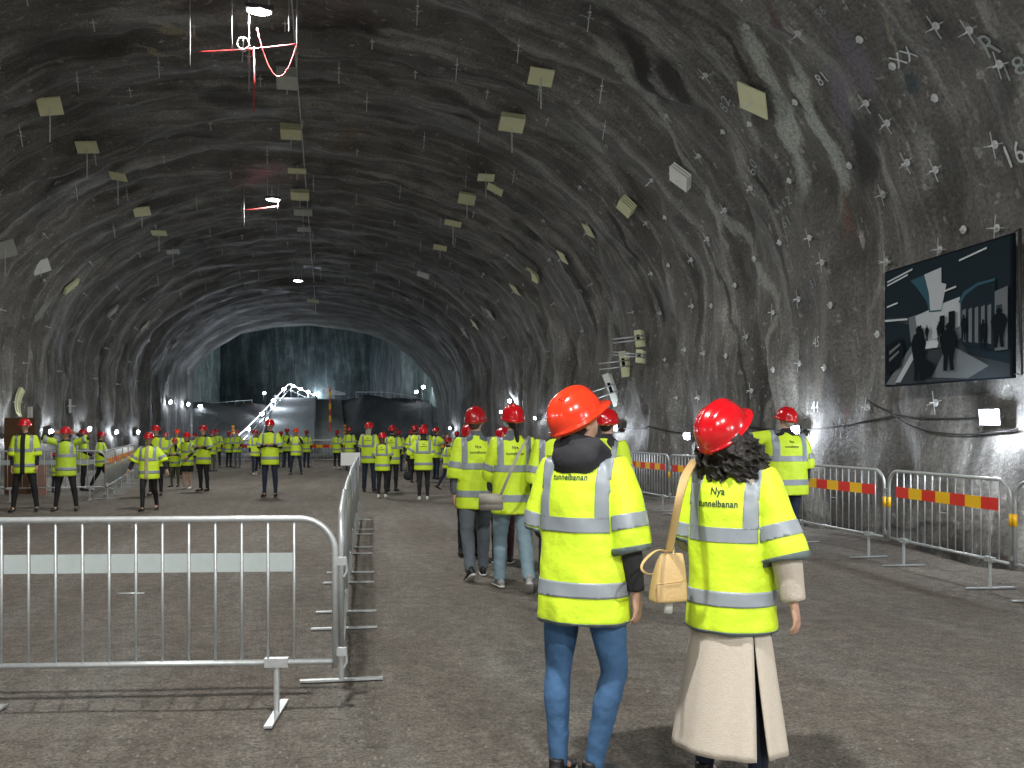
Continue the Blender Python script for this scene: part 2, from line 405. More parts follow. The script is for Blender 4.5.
# flat-ish rock faces (grid of points p(u,v) displaced along normal)
def rockface(name, p0, p1, z0, z1, m, amp=.35, step=.5, top=None, vert=.25, rib=0.0):
    p0, p1 = Vector((*p0, 0)), Vector((*p1, 0)); L_ = (p1-p0).length; t = (p1-p0)/L_; n = Vector((-t.y, t.x, 0))
    nu, nv = max(2, int(L_/step)), max(2, int((z1-z0)/step)); vs, uvs = [], []
    for i in range(nu+1):
        for j in range(nv+1):
            u = L_*i/nu; z = z0 + (z1-z0)*j/nv
            e = min(1, 4*min(i, nu-i)/nu*2)
            d = amp*noise.noise((u*.5+p0.x, z*vert, p0.y*.3))*e + amp*.4*noise.noise((u*1.7, z*.8, p0.x))
            q = p0 + t*u + n*d; vs.append((q.x, q.y, z)); uvs.append((u, z))
    Wv = nv+1; fs = [(i*Wv+j, (i+1)*Wv+j, (i+1)*Wv+j+1, i*Wv+j+1) for i in range(nu) for j in range(nv)]
    return uvmesh(name, vs, fs, uvs, m)
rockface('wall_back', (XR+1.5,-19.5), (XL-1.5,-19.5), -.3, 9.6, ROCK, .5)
# chamber beyond the mouth
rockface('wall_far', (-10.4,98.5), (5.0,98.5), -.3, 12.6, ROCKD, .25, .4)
rockface('wall_chamber_left', (-11.2,61.6), (-10.2,98.8), -.3, 12.6, ROCKT, .4)
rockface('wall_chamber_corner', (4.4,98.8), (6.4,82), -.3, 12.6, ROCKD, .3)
rockface('wall_chamber_right', (6.3,82.3), (9.4,61.6), -.3, 12.6, ROCKT, .5)
g = G()
# portal face (ring facing into the chamber) and chamber ceiling
ring_in = [base(ARC*i/60)[:2] for i in range(61)]
ring_out = []
for i in range(61):
    x, z = ring_in[i]; ring_out.append((max(-11.6, min(9.8, XM + (x-XM)*1.38)), -.3 if i in (0, 60) else min(12.7, z*1.6+.1)))
vsx = [(x, 61.9, z) for x, z in ring_in] + [(x, 61.9, z) for x, z in ring_out]
uvmesh('wall_portal', vsx, [(i, i+1, i+62, i+61) for i in range(60)], [(v[0], v[2]) for v in vsx], ROCKT)
vsx = []; fsx = []
for i in range(25):
    for j in range(41):
        x = -11.8 + 22*i/24; y = 61.5 + 38*j/40
        vsx.append((x, y, 12.4 + .4*noise.noise((x*.4, y*.4, 3)) - .012*(x+1)**2))
for i in range(24):
    for j in range(40): fsx.append((i*41+j, (i+1)*41+j, (i+1)*41+j+1, i*41+j+1))
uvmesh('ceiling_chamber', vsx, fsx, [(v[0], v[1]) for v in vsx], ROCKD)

col_px = [(196,452),(196,400),(196,372),(215,352),(242,335),(275,328),(311,325.5),(345,329),(369,333),(390,341),(412,355),(432,377),(439,400),(441,428),(441,452)]
cin0 = [pp(a_, b_, 15.9) for a_, b_ in col_px]; cin = []
for i in range(len(cin0)-1):
    for q_ in range(4): cin.append(cin0[i].lerp(cin0[i+1], q_/4))
cin.append(cin0[-1]); cb = []
for p in cin:
    an = math.atan2(p.z-1.0, -(p.x-XM)); best = max(range(len(prof)), key=lambda i: math.cos(math.atan2(prof[i][1]-1.0, -(prof[i][0]-XM))-an))
    cb.append(Vector((XM+(prof[best][0]-XM)*1.01, 52.0, prof[best][1]*1.01)))
for p in cin: p.y = 60.6
cin[0].z = cin[-1].z = cb[0].z = cb[-1].z = -.2
n = len(cin); rows = []
for r_ in range(13):
    t_ = r_/12; rows.append([a_.lerp(b_, t_**1.3) + Vector((0, (t_-t_**1.3)*8.6, 0)) + Vector((1,0,1))*(.22*noise.noise((a_.x*.5+a_.z*.5, t_*5, 2))*math.sin(math.pi*t_)) for a_, b_ in zip(cb, cin)])
rows += [[p + Vector((0,1.2,0)) for p in cin]]
allv = [tuple(p) for r_ in rows for p in r_]
fcol = [(r_*n+i, r_*n+i+1, (r_+1)*n+i+1, (r_+1)*n+i) for r_ in range(13) for i in range(n-1)]
ua = [0.0]
for i in range(1, n): ua.append(ua[-1] + (cin[i]-cin[i-1]).length)
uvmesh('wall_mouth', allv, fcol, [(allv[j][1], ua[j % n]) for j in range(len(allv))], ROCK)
TB = BVHTree.FromPolygons([Vector(v) for v in vs] + [Vector(v) for v in allv], fs + [tuple(q_+len(vs) for q_ in f_) for f_ in fcol])
# floor
xs = [-9.6 + 18.2*i/110 for i in range(111)]; ysf = []
y = -19.8
while y < 66: ysf.append(y); y += .16 if 2 < y < 16 else .5
def fl(x, y):
    rut = .010*math.sin(x*5.0 + .5*noise.noise((x*.2, y*.1, 0)))*noise.noise((x*.5, y*.08, 4))
    e = max(0, abs(x-XM) - 7.3); bank = .10*e*e*(1+noise.noise((x, y*.7, 2)))
    return rut + .006*noise.noise((x*1.5, y*1.5, 1)) - .006 + bank
vsx = [(x, y, fl(x, y)) for y in ysf for x in xs]; n = len(xs)
o = uvmesh('floor', vsx, [(i*n+j, i*n+j+1, (i+1)*n+j+1, (i+1)*n+j) for i in range(len(ysf)-1) for j in range(n-1)], [(v[0], v[1]) for v in vsx], GRAVEL)
# terrain in the chamber
def sm(t): t = min(1, max(0, t)); return t*t*(3-2*t)
def rampz(y): return 4.15*min(1, max(0, (y-62)/22.0))
def terr(x, y):
    wob = .35*noise.noise((x*.35, y*.25, 1)) + .12*noise.noise((x*1.2, y*1.2, 6))
    lz = sm((y - 63 - .35*(x+4.2))/9.0)*3.4 + wob*min(1, max(0, (y-63)/3))
    rz = sm((y - 63 - .25*(6-x))/11.0)*(4.1 - .12*max(0, x-4)) + wob*min(1, max(0, (y-63)/3))
    rz_ = rampz(y); lz = min(lz, max(0, rz_ + .05 + .42*max(0, -4.2-x))); rz = min(rz, max(0, rz_ + .2 + 1.1*max(0, x-1.2)))
    mid = rz_ - .12
    a = sm((x+4.9)/.9); z = lz*(1-a) + min(lz+9, mid)*a
    b = sm((x-1.2)/1.6); z = z*(1-b) + rz*b
    return z - .03
vsx = []; nx_, ny_ = 90, 84
for j in range(ny_+1):
    for i in range(nx_+1):
        x = -11.4 + 21*i/nx_; y = 61.5 + 38*j/ny_; vsx.append((x, y, terr(x, y)))
uvmesh('floor_chamber', vsx, [(j*(nx_+1)+i, j*(nx_+1)+i+1, (j+1)*(nx_+1)+i+1, (j+1)*(nx_+1)+i) for j in range(ny_) for i in range(nx_)], [(v[0], v[1]) for v in vsx], DIRT)
g = G()
yy = [61.8, 62] + [62+i for i in range(1, 23)] + [90, 98.3]
g.rings([[Vector((-4.1, y, rampz(y)+.05)), Vector((-.85, y, rampz(y)+.05)), Vector((-.85, y, rampz(y)-.3)), Vector((-4.1, y, rampz(y)-.3))] for y in yy])
o = g.obj('road_ramp', ROAD, None, False); tag(o, 'pale concrete access ramp climbing from the cavern floor towards the far face', 'ramp')
g = G()
g.rings([[Vector((-.82, y, rampz(y)-.05)), Vector((1.35, y, rampz(y)-.07)), Vector((1.35, y, rampz(y)-.5)), Vector((-.82, y, rampz(y)-.5))] for y in yy])
o = g.obj('gravel_shoulder', SHOULD, None, False); tag(o, 'dull gravel shoulder running uphill along the right side of the pale ramp', 'shoulder')
for xk, lab in ((-4.2, 'low concrete kerb on the left side of the far ramp'), (-.83, 'low concrete kerb between the far ramp and its gravel shoulder')):
    g = G(); g.rings([[Vector((xk-.07, y, rampz(y)-.2)), Vector((xk+.07, y, rampz(y)-.2)), Vector((xk+.07, y, rampz(y)+.28)), Vector((xk-.07, y, rampz(y)+.28))] for y in yy])
    tag(g.obj('kerb', ROAD, None, False), lab, 'kerb')

# gravel pebbles: uncountable
rnd = random.Random(3); g = G()
for i in range(8000):
    d = 3.6 + 11*rnd.random()**1.6; xc = (rnd.random()-.5)*1.15*d
    p = cw(xc, d); 
    if not (-8 < p.x < 7): continue
    r = rnd.choice((.004,.005,.006,.007,.009,.013)); z = fl(p.x, p.y)
    q = [Vector((rnd.uniform(.7,1.3)*r*math.cos(k*math.pi/2+i), rnd.uniform(.7,1.3)*r*math.sin(k*math.pi/2+i), 0)) for k in range(4)]
    c = Vector((p.x, p.y, z)); g.add([c+v for v in q] + [c+Vector((0,0,r*.9))], [(0,1,4),(1,2,4),(2,3,4),(3,0,4)])
o = g.obj('loose_gravel', STONE, None, False); tag(o, 'loose grey gravel scattered over the cavern floor', 'gravel', kind='stuff')

# ------------------------------------------------------------------ people
def dirv(v): return Vector(v).normalized()
ARMS = {
 'down': ((.14,.0,-1), (.04,.18,-1)), 'downb': ((.2,-.12,-1), (.05,.15,-1)),
 'front': ((.16,.05,-1), (-.25,.85,-.45)), 'pocket': ((.28,-.18,-1), (-.28,.42,-.85)),
 'folded': ((.30,.15,-1), (-.92,.5,.22)), 'phone': ((.35,.55,-.62), (-.30,.55,.80)),
 'up': ((.55,.45,.25), (-.35,.25,.9)), 'behind': ((.92,.15,.28), (-.85,-.05,.42)),
 'out': ((.55,.0,-.85), (.35,.25,-.85)), 'swingf': ((.1,.35,-1), (-.05,.7,-.8)), 'swingb': ((.12,-.35,-1), (.05,-.05,-1)),
 'face': ((.30,.55,-.35), (-.35,.15,.92)),
}
LEGS = {   # (thigh dir, shin dir) for right / left
 'stand': (((.06,.02,-1),(.03,-.02,-1)), ((-.06,.02,-1),(-.03,-.02,-1))),
 'wide': (((.15,.05,-1),(.12,-.03,-1)), ((-.15,.0,-1),(-.12,-.06,-1))),
 'close': (((.01,.03,-1),(.0,-.05,-1)), ((-.01,-.02,-1),(-.02,-.06,-1))),
 'jeans': (((.10,.06,-1),(-.20,-.10,-1)), ((-.10,.0,-1),(.04,-.06,-1))),
 'walk': (((.03,.32,-1),(.0,.05,-1)), ((-.03,-.16,-1),(.0,-.52,-1))),
 'walkl': (((.03,-.18,-1),(.0,-.62,-1)), ((-.04,.28,-1),(.0,.06,-1))),
 'stride': (((.03,.46,-1),(.0,.10,-1)), ((-.03,-.30,-1),(.0,-.55,-1))),
}
def hand(g, wrist, fdir, side, palmn, mi=0, curl=.35, r0=.0085):
    """palm + five fingers; side = +1 right hand; fdir = forearm direction, palmn = palm normal"""
    f = fdir.normalized(); pn = (palmn - f*palmn.dot(f)).normalized(); sd = f.cross(pn)*side     # sd: towards the thumb
    pc = wrist
    g.tube([pc, pc+f*.035, pc+f*.075, pc+f*.095], [(.020,.026),(.016,.036),(.014,.040),(.011,.037)], ref=pn, n=10, mi=mi)
    for k, (o, L_) in enumerate(((.029,.072),(.010,.080),(-.010,.074),(-.029,.058))):
        a = pc + f*.088 + sd*o; c = curl*(1+.25*k)
        d1 = (f + pn*c*.35).normalized(); d2 = (f + pn*c*1.1).normalized(); d3 = (f*(1-c*.5) + pn*c*1.9).normalized()
        p1 = a + d1*L_*.45; p2 = p1 + d2*L_*.32; p3 = p2 + d3*L_*.25
        g.tube([a - f*.012, a, p1, p2, p3], [r0, r0*1.02, r0*.98, r0*.86, r0*.62], ref=pn, n=7, mi=mi)
    a = pc + f*.028 + sd*.026; d1 = (f*.75 + sd*.55 + pn*.35).normalized(); d2 = (f*.9 + sd*.2 + pn*.35).normalized()
    g.tube([a - d1*.012, a + d1*.032, a + d1*.032 + d2*.03, a + d1*.032 + d2*.05], [r0*1.35, r0*1.2, r0*1.05, r0*.7], ref=pn, n=7, mi=mi)

def hat_mesh(detail):
    """hard hat in head space: origin at centre of rim, +y is the peak"""
    nu, nv = (48, 16) if detail else (20, 8)
    rings = []
    for j in range(nv+1):
        ph = (math.pi/2)*j/nv
        ring = []
        for i in range(nu):
            a = 2*math.pi*i/nu; ca, sa = math.cos(a), math.sin(a)
            rr = math.sin(ph)**.86; x = .118*rr*ca; y = .148*rr*sa - .004; z = .142*(math.cos(ph)**.92 if ph < math.pi/2-1e-6 else 0)
            if detail:
                for c0, w_, h_ in ((0,.020,.009),):
                    k = math.exp(-((x-c0)/w_)**4)*h_*(1-(j/nv)**6)
                    l = math.sqrt(x*x+y*y+z*z) or 1; x += 0; z += k*z/l; y += k*y/l
                for c0 in (-.062,.062):
                    k = math.exp(-((x-c0)/.006)**2)*.004*(1-(j/nv)**4); z += k
            ring.append(Vector((x, y, z)))
        rings.append(ring)
    # brim: flares out, peak to the front, gutter at the back
    for q, (e, dz) in enumerate(((.006,-.006),(.016,-.010),(.018,-.016))):
        ring = []
        for i in range(nu):
            a = 2*math.pi*i/nu; ca, sa = math.cos(a), math.sin(a)
            pk = max(0, sa)**3
            e2_ = e*(.5+.5*max(0, sa)); x = (.118+e2_)*ca; y = (.148+e2_)*sa - .004 + pk*(.0,.036,.050)[q]; z = dz - pk*(.002,.004,.012)[q]*1.0
            ring.append(Vector((x, y, z)))
        rings.append(ring)
    inner = []
    for ph_, sc in ((1.0,.985),(.97,.93),(.6,.90),(.25,.88)):
        inner.append([Vector((.118*sc*math.sin(ph_*math.pi/2)*math.cos(2*math.pi*i/nu), .148*sc*math.sin(ph_*math.pi/2)*math.sin(2*math.pi*i/nu)-.004, (-.014 if ph_ == 1.0 else .134*math.cos(ph_*math.pi/2)*.97))) for i in range(nu)])
    g = G(); g.rings(rings[1:] + inner, caps=True)
    return g
_hats = {}
def get_hat(detail):
    if detail not in _hats:
        me = hat_mesh(detail).mesh('hard_hat'); _hats[detail] = me
    return _hats[detail].copy()

def slice_mesh(me, planes, keep=None, off=.003):
    """part of a mesh between planes, pushed out along its normals; planes = [(co, no)] keep the side the normal points from"""
    bm = bmesh.new(); bm.from_mesh(me); bm.verts.ensure_lookup_table()
    if keep is not None:
        kill = [v for v in bm.verts if not keep(v.co)]; bmesh.ops.delete(bm, geom=kill, context='VERTS')
    for co, no in planes:
        gm = list(bm.verts)+list(bm.edges)+list(bm.faces)
        if not bm.faces: break
        bmesh.ops.bisect_plane(bm, geom=gm, plane_co=co, plane_no=no, clear_outer=True, clear_inner=False)
    if not bm.faces: bm.free(); return None
    bm.normal_update()
    for v in bm.verts: v.co += v.normal*off
    r = bmesh.ops.extrude_face_region(bm, geom=list(bm.faces))
    nv = [x for x in r['geom'] if isinstance(x, bmesh.types.BMVert)]
    # the extruded copy is the outer skin
    bm.normal_update()
    for v in nv: v.co += v.normal*.0015
    m2 = bpy.data.meshes.new('band'); bm.to_mesh(m2); bm.free(); m2.materials.clear(); return m2

def text_mesh(body, size, bold=0.0):
    cu = bpy.data.curves.new('t', 'FONT'); cu.body = body; cu.size = size; cu.align_x = 'CENTER'; cu.resolution_u = 2; cu.offset = bold; cu.space_character = 1.06
    ob = bpy.data.objects.new('t', cu); COL.objects.link(ob)
    dg = bpy.context.evaluated_depsgraph_get(); me = bpy.data.meshes.new_from_object(ob.evaluated_get(dg), depsgraph=dg)
    bpy.data.objects.remove(ob); bpy.data.curves.remove(cu); me.materials.clear(); return me
_txt = {}
def vest_text(line, size, vest_me, M, cx, cz):
    key = (line, size)
    if key not in _txt: _txt[key] = text_mesh(line, size, size*.022)
    me = _txt[key].copy(); bm = bmesh.new(); bm.from_mesh(me)
    bmesh.ops.triangulate(bm, faces=bm.faces)
    bmesh.ops.subdivide_edges(bm, edges=[e for e in bm.edges if e.calc_length() > size*.3], cuts=2)
    tb = BVHTree.FromPolygons([v.co.copy() for v in vest_me.vertices], [tuple(p.vertices) for p in vest_me.polygons])
    d = (M.to_3x3() @ Vector((0,1,0))).normalized()
    for v in bm.verts:
        o = M @ Vector((v.co.x*.86+cx, -.6, v.co.y+cz)); h = tb.ray_cast(o, d, 2)
        v.co = (h[0] - d*.0035) if h[0] is not None else M @ Vector((v.co.x+cx, -.15, v.co.y+cz))
    bm.to_mesh(me); bm.free(); return me

NP = 0
def person(x, s, top, yaw, label, legs='stand', ra='down', la='down', head=(0,0), lean=0, build=1.0, hat=HATR,
           trousers=BLACK, jacket=BLACK, hair='short', haircol=HAIRB, shoes=SHOEB, vest=VEST, coat=None, skirt=None,
           front=None, loose=1.0, text=True, group=None, hood=False, vestw=1.0, twist=0, txt=(.408,.352,.042,0), curls=0, k=None):
    global NP; NP += 1
    rn = random.Random(NP)
    ztop = CH + (HZ-top)/s
    if k is None: k = (ztop-.035)/1.75
    near = s > 150; mid = 70 < s <= 150
    vb = .0065 if near else (.010 if mid else .018)
    vc = .012 if near else (.015 if mid else .024)
    root = empty('person', gp(x, s), -TH - R(yaw), label, 'person', group or 'visitors in safety vests and hard hats')
    root.scale = (k, k, k)
    lg = LEGS[legs]; TL, SL = .43, .42
    hips = [Vector((.09*sd*build, 0, -.02)) for sd in (1, -1)]
    kn = [hips[i] + dirv(lg[i][0])*TL for i in (0, 1)]; an = [kn[i] + dirv(lg[i][1])*SL for i in (0, 1)]
    pz = .085 - min(a.z for a in an); P = Vector((0,0,pz))
    hips = [h+P for h in hips]; kn = [q+P for q in kn]; an = [q+P for q in an]
    T = Matrix.Translation(P) @ Matrix.Rotation(R(twist), 4, 'Z') @ Matrix.Rotation(R(-lean), 4, 'X')
    T3 = T.to_3x3()
    sh, el, wr, ud, fd = [], [], [], [], []
    for i, nm in enumerate((ra, la)):
        sd = 1 if i == 0 else -1; U, Fo = (ARMS[nm] if isinstance(nm, str) else nm)
        up = U[2] > -.3
        s0 = T @ Vector((.166*sd*build, 0, .462 + (.03 if up else 0))); u = T3 @ dirv((U[0]*sd, U[1], U[2])); f = T3 @ dirv((Fo[0]*sd, Fo[1], Fo[2]))
        e = s0 + u*.285; w = e + f*.25
        sh.append(s0); el.append(e); wr.append(w); ud.append(u); fd.append(f)
    nb = T @ Vector((0,-.005,.50)); HM = Matrix.Translation(T @ Vector((0,.01,.585))) @ (T3.to_4x4()) @ Matrix.Rotation(R(-head[0]), 4, 'Z') @ Matrix.Rotation(R(head[1]), 4, 'X')
    # --- body: one continuous skin
    g = G()
    g.tube([(0,0,-.08),(0,0,.02),(0,0,.15),(0,0,.30),(0,-.005,.42),(0,-.01,.50),(0,-.005,.54)],
           [(.15*build,.10),(.16*build,.11),(.13*build,.095),(.15*build,.105),(.165*build,.10),(.12*build,.075),(.06,.06)], n=16, M=T)
    g.tube([nb, HM @ Vector((0,-.005,.0)), HM @ Vector((0,.0,.06))], [(.058,.058),(.052,.054),(.05,.055)], n=12)
    g.ell((0,.0,.125), (.073,.092,.088), M=HM); g.ell((0,.030,.065), (.052,.062,.066), M=HM); g.ell((0,.045,.022), (.030,.036,.024), M=HM)
    g.ell((0,.090,.072), (.011,.016,.012), M=HM, n=8, m=6); g.tube([HM @ Vector((0,.080,.105)), HM @ Vector((0,.096,.076))], [.008,.011], n=8)
    for sd in (1,-1): g.ell((.075*sd,-.005,.085), (.010,.020,.032), M=HM, n=8, m=6)
    for i in (0,1):
        g.tube([sh[i] - ud[i]*.03, sh[i], sh[i]+ud[i]*.14, el[i], el[i]+fd[i]*.08, wr[i]], [.045,.052,.046,.038,.040,.026], round_caps=False)
        g.tube([hips[i]+Vector((0,0,.04)), hips[i], kn[i].lerp(hips[i], .5), kn[i], an[i].lerp(kn[i], .7), an[i]], [.06,.065,.052,.038,.038,.032])
        g.tube([an[i], an[i]+Vector((0,.05,-.035)), an[i]+Vector((0,.13,-.055))], [.034,.032,.022])
    hg = G() if not (near or mid) else g
    for i in (0,1):
        sd = 1 if i == 0 else -1
        pn = T3 @ (Vector((-sd,0,0)) if fd[i].z < -.3 else Vector((-.3*sd,0,-.6)) if abs(fd[i].z) < .3 else Vector((-sd*.5,.5,0)))
        hand(hg, wr[i], fd[i], sd, pn, curl=.45 if fd[i].z < -.3 else .8, r0=.0088)
    me = vox(g, vb, 3 if near else 2)
    e2 = G()
    if hg is not g: e2.v, e2.f, e2.m = hg.v, hg.f, hg.m
    for sd in (1,-1): e2.ell((.029*sd,.078,.105), (.012,.008,.007), M=HM, n=8, m=6, mi=1)
    e2.ell((0,.088,.040), (.021,.007,.0055), M=HM, n=8, m=6, mi=2)
    joinmesh(me, e2)
    link('body', me, [SKIN, EYE, LIP], root)
    # --- trousers / skirt
    if skirt is None:
        g = G(); q = loose
        g.tube([(0,0,.06),(0,0,.0),(0,-.01,-.08),(0,0,-.11)], [(.165*build,.115),(.178*build,.128),(.172*build,.125),(.11*build,.09)], n=18, M=Matrix.Translation(P))
        for i in (0,1):
            kd = Vector((0,.012,0))
            g.tube([hips[i]+Vector((0,0,.03)), hips[i]+Vector((0,-.005,-.04)), hips[i].lerp(kn[i],.5), kn[i]+kd, kn[i].lerp(an[i],.3)+Vector((0,-.012,0)), kn[i].lerp(an[i],.7), an[i]+Vector((0,0,-.015))],
                   [(.082,.10),(.094,.108),(.082*q**.5,.088*q**.5),(.060*q,.064*q),(.060*q,.066*q),(.048*q*q**.5,.052*q*q**.5),(.043*q*q,.047*q*q)], n=14)
        me = vox(g, vc*.9, 3)
        if near or mid:
            me.update()
            for v in me.vertices:
                c = v.co; v.co = c + v.normal*((.0045 if near else .006)*(noise.noise((c.x*7+NP, c.y*7, c.z*17+c.x*9)) + .5*noise.noise((c.x*20, c.y*20, c.z*34))))
        link('trousers', me, trousers, root)
    else:
        g = G(); g.tube([(0,0,.08),(0,0,-.02),(0,0,-.2),(0,0,-.40)], [(.15,.11),(.175,.13),(.19,.15),(.21,.17)], n=18, M=Matrix.Translation(P))
        link('skirt', vox(g, vc, 2), skirt, root)
        g = G()
        for i in (0,1): g.tube([hips[i].lerp(kn[i],.5), kn[i], kn[i].lerp(an[i],.35), an[i]], [.072,.054,.054,.040], n=12)
        link('tights', vox(g, vc, 2), trousers, root)
    # --- shoes
    for i in (0,1):
        sd = 1 if i == 0 else -1; a = an[i]; shin = (an[i]-kn[i]).normalized()
        pitch = math.atan2(-shin.y, -shin.z) if abs(shin.y) > .25 else 0.0
        A = Matrix.Translation(a) @ Matrix.Rotation(-R(8)*sd, 4, 'Z') @ Matrix.Rotation(pitch*(-1 if shin.y < 0 else -.3), 4, 'X')
        g = G()
        g.tube([(0,-.075,-.048),(0,-.05,-.040),(0,.0,-.030),(0,.06,-.042),(0,.13,-.052),(0,.175,-.058),(0,.19,-.062)],
               [(.026,.028),(.036,.040),(.038,.048),(.040,.036),(.044,.028),(.034,.020),(.016,.010)], n=12, M=A)
        g.tube([(0,-.025,-.04),(0,-.02,.0),(0,-.02,.03)], [(.038,.05),(.036,.045),(.036,.042)], n=12, M=A)
        sho = link('shoe', vox(g, vc*.7, 2), shoes, root)
        if s > 80:
            g = G(); g.tube([(0,-.088,-.072),(0,-.06,-.072),(0,0,-.072),(0,.07,-.072),(0,.14,-.072),(0,.19,-.072),(0,.202,-.070)], [(.02,.011),(.038,.012),(.038,.012),(.044,.012),(.046,.012),(.030,.012),(.012,.008)], n=14, M=A)
            g.obj('sole', SOLE, sho)
    # --- jacket with long sleeves
    jm = coat or jacket
    g = G(); wj = 1.35 if coat else 1.0
    g.tube([(0,0,-.06),(0,0,.05),(0,0,.2),(0,0,.34),(0,-.005,.44),(0,-.01,.51),(0,-.008,.545)],
           [(.175*build,.125),(.17*build,.12),(.16*build,.115),(.17*build,.12),(.175*build,.115),(.12*build,.085),(.066,.066)], n=18, M=T)
    for i in (0,1):
        g.tube([sh[i]-ud[i]*.02, sh[i]+ud[i]*.03, sh[i]+ud[i]*.16, el[i], el[i]+fd[i]*.10, wr[i]+fd[i]*.005],
               [.05,.062,.058*wj**.5,.050*wj,.050*wj,.040*wj], n=12)
        g.ell(el[i], (.05*wj,.05*wj,.05*wj))
    if hood:
        g.ell((0,-.088,.515), (.118,.062,.082), M=T); g.tube([T @ Vector((x_, y_, z_)) for x_, y_, z_ in ((-.095,.02,.52),(-.085,-.06,.565),(0,-.10,.585),(.085,-.06,.565),(.095,.02,.52))], .04, ref=(0,0,1))
    else:
        g.tube([(0,-.008,.53),(0,-.008,.585)], [(.068,.066),(.062,.062)], n=14, M=T)
    link('coat' if coat else 'jacket', vox(g, vc, 3), jm, root)
    if coat:
        # long coat skirt, open at the back vent, with thickness
        nz_, na = 26, 60; vs_, fs_ = [], []
        for j in range(nz_+1):
            t = j/nz_; z = .02 - t*.76
            gr_ = max(0, (t-.12)/.88)**1.05; rx = .152 + .105*gr_; ry = .112 + .105*gr_
            gap = R(1.0) + (R(13)*max(0, (t-.32)/.68))
            a0 = R(-90+52) + gap/2
            for i in range(na+1):
                a = a0 + (2*math.pi-gap)*i/na
                fo = 1 + .018*t*math.sin(a*7+1.3) + .012*t*math.sin(a*13+2*t)
                lap = .006 if i > na-3 else 0
                q = Vector((rx*fo*math.cos(a), ry*fo*math.sin(a)-.02*t-lap, z)); vs_.append(Matrix.Translation(P) @ q)
        for j in range(nz_):
            for i in range(na): fs_.append((j*(na+1)+i, j*(na+1)+i+1, (j+1)*(na+1)+i+1, (j+1)*(na+1)+i))
        me = bpy.data.meshes.new('coat_skirt'); me.from_pydata([tuple(v) for v in vs_], [], fs_)
        def st(o):
            m = o.modifiers.new('s', 'SOLIDIFY'); m.thickness = .008
        link('coat_skirt', evalmods(me, st), coat, root)
        g = G(); pts = [Vector((.012+.185*math.cos(R(-64)) , 0, 0))]
    # --- vest
    if vest:
        g = G(); b = build*vestw
        g.tube([(0,0,-.215),(0,0,-.205),(0,0,-.10),(0,0,.05),(0,0,.2),(0,0,.34),(0,-.003,.42),(0,-.008,.475),(0,-.010,.515),(0,-.010,.54)],
               [(.205*b,.170),(.210*b,.174),(.205*b,.170),(.200*b,.160),(.198*b,.152),(.198*b,.148),(.183*b,.134),(.142*b,.108),(.100,.085),(.076,.072)], n=28, M=T)
        for i in (0,1):
            bent = ud[i].dot(fd[i]); ext = .07 if bent > .75 else .0
            pts = [sh[i]-ud[i]*.05, sh[i]+ud[i]*.02, sh[i]+ud[i]*.12, sh[i]+ud[i]*.22, sh[i]+ud[i]*.285]
            rr = [(.045,.055),(.066,.076),(.078,.086),(.088,.094),(.094,.100)]
            if ext: pts += [el[i]+fd[i]*ext]; rr += [(.100,.106)]
            g.tube(pts, rr, n=16)
        me = vox(g, vc, 5 if near else 3)
        if near or mid:      # cloth folds
            am = .010 if near else .006
            me.update()
            for v in me.vertices:
                c = v.co; n_ = v.normal
                fo = noise.noise((c.x*13+NP, c.y*13, c.z*3.2)) + .6*noise.noise((c.x*7+c.z*9, c.y*9, c.z*6+NP))
                v.co = c + n_*(am*fo)
        vo = link('safety_vest', me, vest, root)
        def insleeve(c, m_=.0):
            for i in (0,1):
                L_ = .34; t = (c-sh[i]).dot(ud[i]); 
                if .045 < t < .40:
                    rad = ((c-sh[i]) - ud[i]*t).length
                    li = (T.inverted() @ c)
                    if rad < .118 and (abs(li.x) > .165*b or abs(ud[i].z) < .7 and abs(li.x) > .15): return i
            return -1
        Ti = T
        def pl(co, no): return (Ti @ Vector(co), T3 @ Vector(no))
        core = lambda c: insleeve(c) < 0
        bands = [('reflective_band', [pl((0,0,.255),(0,0,1)), pl((0,0,.19),(0,0,-1))], core),
                 ('reflective_band', [pl((0,0,-.025),(0,0,1)), pl((0,0,-.092),(0,0,-1))], core)]
        for sx in (1,-1):
            bands.append(('shoulder_band', [pl((sx*.085*b+.033,0,0),(1,0,0)), pl((sx*.085*b-.033 ,0,0),(-1,0,0)), pl((0,0,.25),(0,0,-1))], core) if sx > 0 else
                         ('shoulder_band', [pl((sx*.085*b+.033,0,0),(1,0,0)), pl((sx*.085*b-.033 ,0,0),(-1,0,0)), pl((0,0,.25),(0,0,-1))], core))
        # move the shoulder strips outwards so they sit at the edge of the back
        bands[2] = ('shoulder_band', [pl((.163*b,0,0),(1,0,0)), pl((.104*b,0,0),(-1,0,0)), pl((0,0,.25),(0,0,-1))], core)
        bands[3] = ('shoulder_band', [pl((-.104*b,0,0),(1,0,0)), pl((-.163*b,0,0),(-1,0,0)), pl((0,0,.25),(0,0,-1))], core)
        for i in (0,1):
            bands.append(('sleeve_band', [(sh[i]+ud[i]*.262, ud[i]), (sh[i]+ud[i]*.198, -ud[i])], (lambda c, i=i: insleeve(c) == i)))
        if near:
            bands.append(('hem_piping', [pl((0,0,-.200),(0,0,1))], core))
            for i in (0,1): bands.append(('cuff_piping', [(sh[i]+ud[i]*(.338 if ud[i].dot(fd[i]) > .75 else .268), -ud[i]), (sh[i]+ud[i]*(.37 if ud[i].dot(fd[i]) > .75 else .30), ud[i])], (lambda c, i=i: insleeve(c) == i)))
        for nm, pls, kp in bands:
            m2 = slice_mesh(me, pls, kp, .0018 if near else .003)
            if m2: link(nm, m2, TRIM if 'piping' in nm else BAND, vo)
